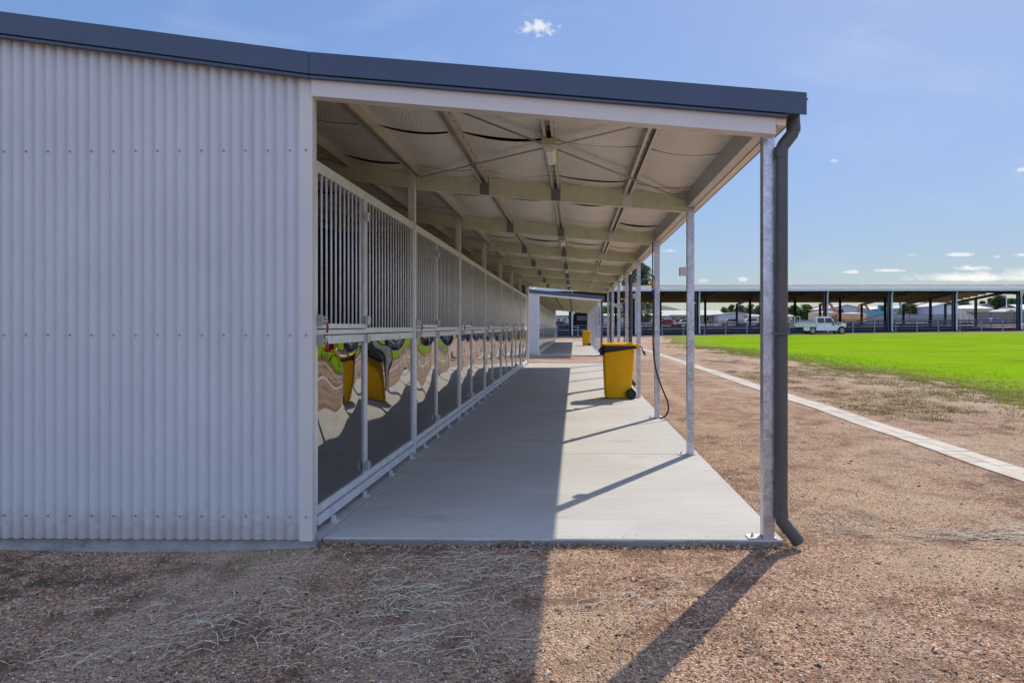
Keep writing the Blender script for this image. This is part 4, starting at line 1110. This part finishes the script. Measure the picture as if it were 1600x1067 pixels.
# ------------------------------------------------------------------ trees
def tree(px, top, halfw, Y, lab, kind=1, crown0=.35, seed=0, nleaf=2600, leaf=.34, clumps=22, baseobj='tree', spread=1.0):
    r = np.random.default_rng(seed+100); rr = random.Random(seed)
    xc = gx_(px,Y); g = gz(xc,Y); H = hz(top-(2 if 1100 < px < 1300 else 0),Y)-g; W = halfw*1.3/1067*Y
    root = empty(baseobj, (xc,Y,g-.1), label=lab, cat='tree', group='trees beyond the yards')
    m = MB(); tr = H*.018+.08
    top_ = (rr.uniform(-.1,.1)*W, rr.uniform(-.1,.1)*W, H*.86)
    m.tube([(0,0,0),(rr.uniform(-.05,.05)*W,0,H*.3),(rr.uniform(-.1,.1)*W,0,H*.6),top_], [tr*1.3,tr,tr*.6,tr*.15], 7)
    cs = []
    for i in range(clumps):
        a = rr.uniform(0,2*PI); t_ = rr.uniform(0,1); z = H*(crown0+(1-crown0)*.94*t_)
        wid = W*(.95*math.sin(PI*min(1,.18+t_*.82))**.7)*spread
        d = rr.uniform(.35,.85)*wid; c = (d*math.cos(a), d*math.sin(a), z)
        cs.append((c, rr.uniform(.22,.42)*W*1.15))
        m.tube([(0,0,max(.25*H, z-d*.9)),(c[0]*.5,c[1]*.5,z-d*.35),(c[0],c[1],z)], [tr*.45,tr*.3,tr*.1], 5)
    obj('trunk', m.build('trunk', M['bark'], True), root)
    per = nleaf//clumps; Vs = []
    for c, s_ in cs:
        d = r.normal(0,1,(per,3)); d /= np.linalg.norm(d,axis=1)[:,None]; rad = s_*r.uniform(.35,1.08,per)**.6
        p = d*rad[:,None]*np.array([1,1,.75])+np.array(c)
        p[:,2] = np.clip(p[:,2], .08*H, H*1.02)
        a = r.normal(0,1,(per,3)); a /= np.linalg.norm(a,axis=1)[:,None]; b = np.cross(a, r.normal(0,1,(per,3))); b /= np.linalg.norm(b,axis=1)[:,None]
        l = leaf*r.uniform(.5,1.2,per)[:,None]
        Vs.append(np.stack([p-a*l-b*l*.45, p+a*l-b*l*.45, p+a*l+b*l*.45, p-a*l+b*l*.45],1))
    V = np.concatenate(Vs).reshape(-1,3)
    obj('crown', fastmesh('crown', V, np.arange(len(V)).reshape(-1,4), M['leaf%d'%kind]), root)
tree(999, 402, 21, 135, 'tall open gum tree rising above the shed roof between verandah posts', 0, .12, 1, 5200, .20, 34)
tree(985, 428, 16, 139, 'shorter dark tree beside the tall gum behind the shed', 0, .2, 2, 3600, .2, 20)
tree(914, 474, 24, 133, 'dark tree behind the black horse trailer', 0, .2, 3, 3200, .2, 20)
tree(948, 478, 20, 160, 'dark tree behind the downpipe of the far stable block', 0, .2, 4, 2400, .25, 16)
tree(1047, 485.5, 12, 185, 'low light green tree left of the cream roofed hall', 1, .2, 5, 1600)
tree(1131, 481.5, 6, 230, 'small round green tree left end of row behind the white shed', 1, .3, 6, 1200)
tree(1143, 479, 9, 235, 'broad bright green tree second in the row behind the white shed', 1, .25, 7, 1800)
tree(1157, 477, 8, 245, 'grey green tree third in the row behind the white shed', 2, .3, 8, 1400)
tree(1172, 478, 9, 240, 'thin grey tree fourth in row behind the white shed', 2, .35, 9, 1200)
tree(1187, 479, 9, 225, 'loose green tree directly behind the front corner post', 1, .3, 10, 1400)
tree(1214, 478, 12, 225, 'green tree directly behind the corner downpipe', 1, .3, 21, 1400)
tree(1238, 480, 10, 220, 'green tree just right of the corner downpipe', 1, .3, 11, 1600)
tree(1257, 479, 12, 215, 'wide light green tree above the tray of the ute', 1, .3, 12, 2000)
tree(1277, 480, 10, 220, 'dark green tree above the cab of the ute', 0, .25, 13, 1800)
tree(1392, 479, 9, 205, 'green tree rising behind the teal excavator', 1, .2, 14, 1600)
tree(1417, 477, 15, 185, 'dense broad green tree between the grey fence and blue shed', 1, .1, 15, 3400)
tree(1436, 479, 11, 188, 'dark green tree touching the left side of the blue shed', 0, .1, 16, 2400)
tree(1405, 489, 8, 168, 'low green shrub tree just over the light grey fence', 1, .1, 22, 1400)
tree(1473, 467, 9, 255, 'grey green tree above the ridge of the blue shed', 2, .3, 17, 1600)
tree(1502, 469, 12, 250, 'loose green tree above the roof right of the blue shed', 2, .3, 18, 1800)
tree(1528, 471, 9, 250, 'dark tree behind the pale box shaped shed', 0, .3, 19, 1600)
tree(1541, 467, 10, 235, 'narrow dark tree right of the pale box shaped shed', 0, .2, 20, 1800)
tree(1554, 463, 12.5, 215, 'tall dark tree just left of the light pole', 0, .15, 23, 2600)
tree(1573, 468, 13.75, 225, 'dark bushy tree just right of the light pole', 0, .15, 24, 2600)
tree(1588, 463, 11.25, 215, 'dark tree behind the last visible shed column', 0, .15, 25, 2400)
tree(1602, 455, 12, 205, 'tallest dark tree at the right edge of the photo', 0, .15, 26, 3000)
tree(1640, 460, 16, 210, 'dark tree just outside the right edge', 0, .15, 27, 2000) if False else None

# far-off belt of bush that reads as one mass
r_ = np.random.default_rng(5); N = 26000
px_ = r_.uniform(990, 1660, N); Yb = r_.uniform(285, 330, N); xb = (px_-897)/1067*Yb
tp = (510-(488-3.5*np.sin(px_*.05)-2.5*np.sin(px_*.13+1)-2*np.sin(px_*.31+2)))/1067*Yb+1.4
zb = ground_z(xb, Yb); zz_ = zb+(tp-zb)*r_.random(N)**.6
p_ = np.stack([xb, Yb, zz_], 1); a_ = r_.normal(0,1,(N,3)); a_ /= np.linalg.norm(a_,axis=1)[:,None]; b_ = np.cross(a_, r_.normal(0,1,(N,3))); b_ /= np.linalg.norm(b_,axis=1)[:,None]
l_ = (.55*r_.uniform(.5,1.3,N))[:,None]
Vb = np.stack([p_-a_*l_-b_*l_*.6, p_+a_*l_-b_*l_*.6, p_+a_*l_+b_*l_*.6, p_-a_*l_+b_*l_*.6],1).reshape(-1,3)
obj('distant_trees', fastmesh('distant_trees', Vb, np.arange(len(Vb)).reshape(-1,4), M['leaf2']), label='low far-off belt of grey green bush on the horizon', cat='trees', kind='stuff')

# distant hills
n = 90; V = []; F = []
for i in range(n+1):
    a = -1.2+2.4*i/n; D = 1250; x = D*math.sin(a); y = D*math.cos(a)
    h = 26+9*math.sin(a*9+1)+6*math.sin(a*23)+3*math.sin(a*51+2); d2 = 1.25
    V += [(x,y,0),(x*1.06,y*1.06,5+h),(x*1.3,y*1.3,8+h*.6)]
    if i:
        b = 3*i; F += [(b-3,b,b+1,b-2),(b-2,b+1,b+2,b-1)]
t = NT('hill_bush'); p = t.pos(); t.set(t.ramp(t.noise(p,.02,5), [(.3,(.07,.10,.10)),(.7,(.13,.16,.12))]), .9); 
obj('hills', fastmesh('hills', V, F, t.m, smooth=True), kind='structure')
t = NT('wood_far'); 
# air
m = MB(); m.box(-760, 950, -220, 1640, -1.5, 60)
hm = bpy.data.materials.new('haze'); hm.use_nodes = True; nt = hm.node_tree; nt.nodes.clear()
ov = nt.nodes.new('ShaderNodeOutputMaterial'); pv = nt.nodes.new('ShaderNodeVolumePrincipled'); pv.inputs['Color'].default_value = (.8,.88,1,1); pv.inputs['Density'].default_value = .0006; pv.inputs['Anisotropy'].default_value = .3
nt.links.new(pv.outputs[0], ov.inputs['Volume'])
HAZE = False
if HAZE: obj('haze', m.build('haze', hm), kind='stuff', label='thin pale air haze over the whole scene')

# ------------------------------------------------------------------ sky
SKY_K = 3.5; SKY_T = (.67,.725,.85)
EL = math.radians(42.5); AZ = math.atan2(.525, .85)     # azimuth from +Y toward +X
W = bpy.data.worlds.new('World'); scene.world = W; W.use_nodes = True
nt = W.node_tree; nt.nodes.clear(); N_ = nt.nodes.new; Lk = nt.links.new
out = N_('ShaderNodeOutputWorld'); bg = N_('ShaderNodeBackground'); bg.inputs[1].default_value = .15
sky = N_('ShaderNodeTexSky'); sky.sky_type = 'NISHITA'; sky.sun_disc = False; sky.sun_elevation = EL; sky.sun_rotation = AZ
sky.air_density = 1.0; sky.dust_density = .6; sky.ozone_density = 2.2; sky.altitude = 200
tc = N_('ShaderNodeTexCoord'); sp = N_('ShaderNodeSeparateXYZ'); Lk(tc.outputs['Generated'], sp.inputs[0])
def mth(op, a, b=0.0, clamp=False):
    x = N_('ShaderNodeMath'); x.operation = op; x.use_clamp = clamp
    for s_, v in ((x.inputs[0],a),(x.inputs[1],b)):
        if isinstance(v,(int,float)): s_.default_value = v
        else: Lk(v, s_)
    return x.outputs[0]
dy = mth('MAXIMUM', sp.outputs[1], .05)
u = mth('DIVIDE', sp.outputs[0], dy); v = mth('DIVIDE', sp.outputs[2], dy)
cb = N_('ShaderNodeCombineXYZ'); Lk(u, cb.inputs[0]); Lk(v, cb.inputs[1])
no = N_('ShaderNodeTexNoise'); no.inputs['Scale'].default_value = 62; no.inputs['Detail'].default_value = 7; no.inputs['Roughness'].default_value = .62; Lk(cb.outputs[0], no.inputs['Vector'])
no2 = N_('ShaderNodeTexNoise'); no2.inputs['Scale'].default_value = 30; no2.inputs['Detail'].default_value = 8; no2.inputs['Roughness'].default_value = .62; Lk(cb.outputs[0], no2.inputs['Vector'])
tot = None
def cloud(px, py, w, h, dens=1.0, nse=None, amp=3.2, flat=0):
    global tot
    cu, cv = (px-897)/1067, (510-py)/1067
    a = mth('DIVIDE', mth('SUBTRACT', u, cu), w/1067); b = mth('DIVIDE', mth('SUBTRACT', v, cv), h/1067)
    if flat: b = mth('MAXIMUM', b, mth('MULTIPLY', b, -2.2))
    d = mth('SQRT', mth('ADD', mth('MULTIPLY', a, a), mth('MULTIPLY', b, b)))
    e = mth('ADD', mth('SUBTRACT', 1.0, d), mth('MULTIPLY', mth('SUBTRACT', (nse or no).outputs[0], .5), amp))
    mr = N_('ShaderNodeMapRange'); mr.interpolation_type = 'SMOOTHSTEP'; Lk(e, mr.inputs[0]); mr.inputs[1].default_value = .02; mr.inputs[2].default_value = .85
    q = mth('MULTIPLY', mr.outputs[0], dens)
    tot = q if tot is None else mth('MAXIMUM', tot, q)
cloud(838,43,32,15,.75)
cloud(1520,436,130,13,.95,no2,1.6,1); cloud(1660,430,120,18,.95,no2,1.6,1)
cloud(1493,400,26,6,.8,None,1.6,1); cloud(1514,421,34,7,.85,None,1.6,1); cloud(1385,424,34,5,.75,None,1.8,1); cloud(1327,426,16,5,.75,None,1.8,1); cloud(1420,399,12,3,.5)
cloud(1588,268,17,5,.7); cloud(1590,400,20,5,.7,None,1.8,1); cloud(1552,402,8,3,.5); cloud(1300,253,7,3,.4); cloud(1045,393,14,5,.6,None,1.8,1); cloud(1157,437,10,4,.6); cloud(1102,439,14,3,.4)
no3 = N_('ShaderNodeTexNoise'); no3.inputs['Scale'].default_value = 3.2; no3.inputs['Detail'].default_value = 7; no3.inputs['Roughness'].default_value = .6; no3.inputs['Distortion'].default_value = .6
cb3 = N_('ShaderNodeCombineXYZ'); Lk(u, cb3.inputs[0]); Lk(mth('MULTIPLY', v, 2.6), cb3.inputs[1]); Lk(cb3.outputs[0], no3.inputs['Vector'])
mr3 = N_('ShaderNodeMapRange'); mr3.interpolation_type = 'SMOOTHSTEP'; Lk(no3.outputs[0], mr3.inputs[0]); mr3.inputs[1].default_value = .48; mr3.inputs[2].default_value = .78
tot = mth('MAXIMUM', tot, mth('MULTIPLY', mr3.outputs[0], .12))
fac = mth('MULTIPLY', tot, mth('GREATER_THAN', sp.outputs[1], .1))
mx = N_('ShaderNodeMix'); mx.data_type = 'RGBA'; Lk(fac, mx.inputs[0]); Lk(sky.outputs[0], mx.inputs[6]); mx.inputs[7].default_value = (3.2,3.15,3.1,1)
Lk(mx.outputs[2], bg.inputs[0]); Lk(bg.outputs[0], out.inputs[0])
# even out the very bright part of the sky round the sun: c / (1 + lum(c)/K), then a bluer cast
def vm(op, a, b):
    x = N_('ShaderNodeVectorMath'); x.operation = op
    for s_, v in ((x.inputs[0],a),(x.inputs[1],b)):
        if isinstance(v, tuple): s_.default_value = v
        else: Lk(v, s_)
    return x
lum = vm('DOT_PRODUCT', sky.outputs[0], (.3,.5,.2)).outputs['Value']
den = mth('ADD', 1.0, mth('DIVIDE', lum, SKY_K))
cbd = N_('ShaderNodeCombineXYZ')
for i_ in range(3): Lk(den, cbd.inputs[i_])
comp = vm('DIVIDE', sky.outputs[0], cbd.outputs[0]).outputs[0]
comp = vm('MULTIPLY', comp, SKY_T).outputs[0]
for l_ in list(mx.inputs[6].links): nt.links.remove(l_)
Lk(comp, mx.inputs[6])
# unseen bright cloud added behind the camera to lift the light in the shade
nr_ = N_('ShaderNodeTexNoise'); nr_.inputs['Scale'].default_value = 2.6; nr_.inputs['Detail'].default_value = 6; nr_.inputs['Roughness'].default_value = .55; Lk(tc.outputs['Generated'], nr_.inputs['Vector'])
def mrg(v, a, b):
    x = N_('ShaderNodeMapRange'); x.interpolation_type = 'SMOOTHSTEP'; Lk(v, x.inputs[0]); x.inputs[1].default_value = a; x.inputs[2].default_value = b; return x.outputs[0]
rear_fill = mth('MULTIPLY', mrg(mth('MULTIPLY', sp.outputs[1], -1.0), .0, .35), mrg(sp.outputs[2], .02, .12))
rear_fill = mth('MULTIPLY', rear_fill, mrg(nr_.outputs[0], .40, .54))
mx2 = N_('ShaderNodeMix'); mx2.data_type = 'RGBA'; Lk(rear_fill, mx2.inputs[0]); Lk(mx.outputs[2], mx2.inputs[6]); mx2.inputs[7].default_value = (2.15,2.65,4.0,1)
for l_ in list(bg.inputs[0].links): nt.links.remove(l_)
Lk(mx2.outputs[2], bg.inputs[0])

sl = bpy.data.lights.new('sun', 'SUN'); sl.energy = 2.0; sl.angle = math.radians(.55); sl.color = (1,.90,.76)
so = bpy.data.objects.new('sun', sl); COL.objects.link(so)
sd = Vector((math.sin(AZ)*math.cos(EL), math.cos(AZ)*math.cos(EL), math.sin(EL)))
so.rotation_euler = sd.to_track_quat('Z','Y').to_euler(); so.location = sd*50

# ------------------------------------------------------------------ camera
cd = bpy.data.cameras.new('camera'); cam = bpy.data.objects.new('camera', cd); COL.objects.link(cam)
cd.sensor_fit = 'HORIZONTAL'; cd.sensor_width = 36; cd.lens = 36*1067/1600
cam.location = (0,0,1.4); cam.rotation_euler = (math.radians(90), 0, math.radians(1.0))
cd.shift_x = -(878.4-800)/1600; cd.shift_y = -(533.5-510)/1600
cd.clip_start = .05; cd.clip_end = 5000
scene.camera = cam
scene.view_settings.view_transform = 'Standard'; scene.view_settings.look = 'None'; scene.view_settings.gamma = 1
scene.view_settings.exposure = 1.06
scene.render.engine = 'CYCLES'
scene.cycles.max_bounces = 6; scene.cycles.diffuse_bounces = 5; scene.cycles.glossy_bounces = 3; scene.cycles.transmission_bounces = 2; scene.cycles.caustics_reflective = False; scene.cycles.caustics_refractive = False
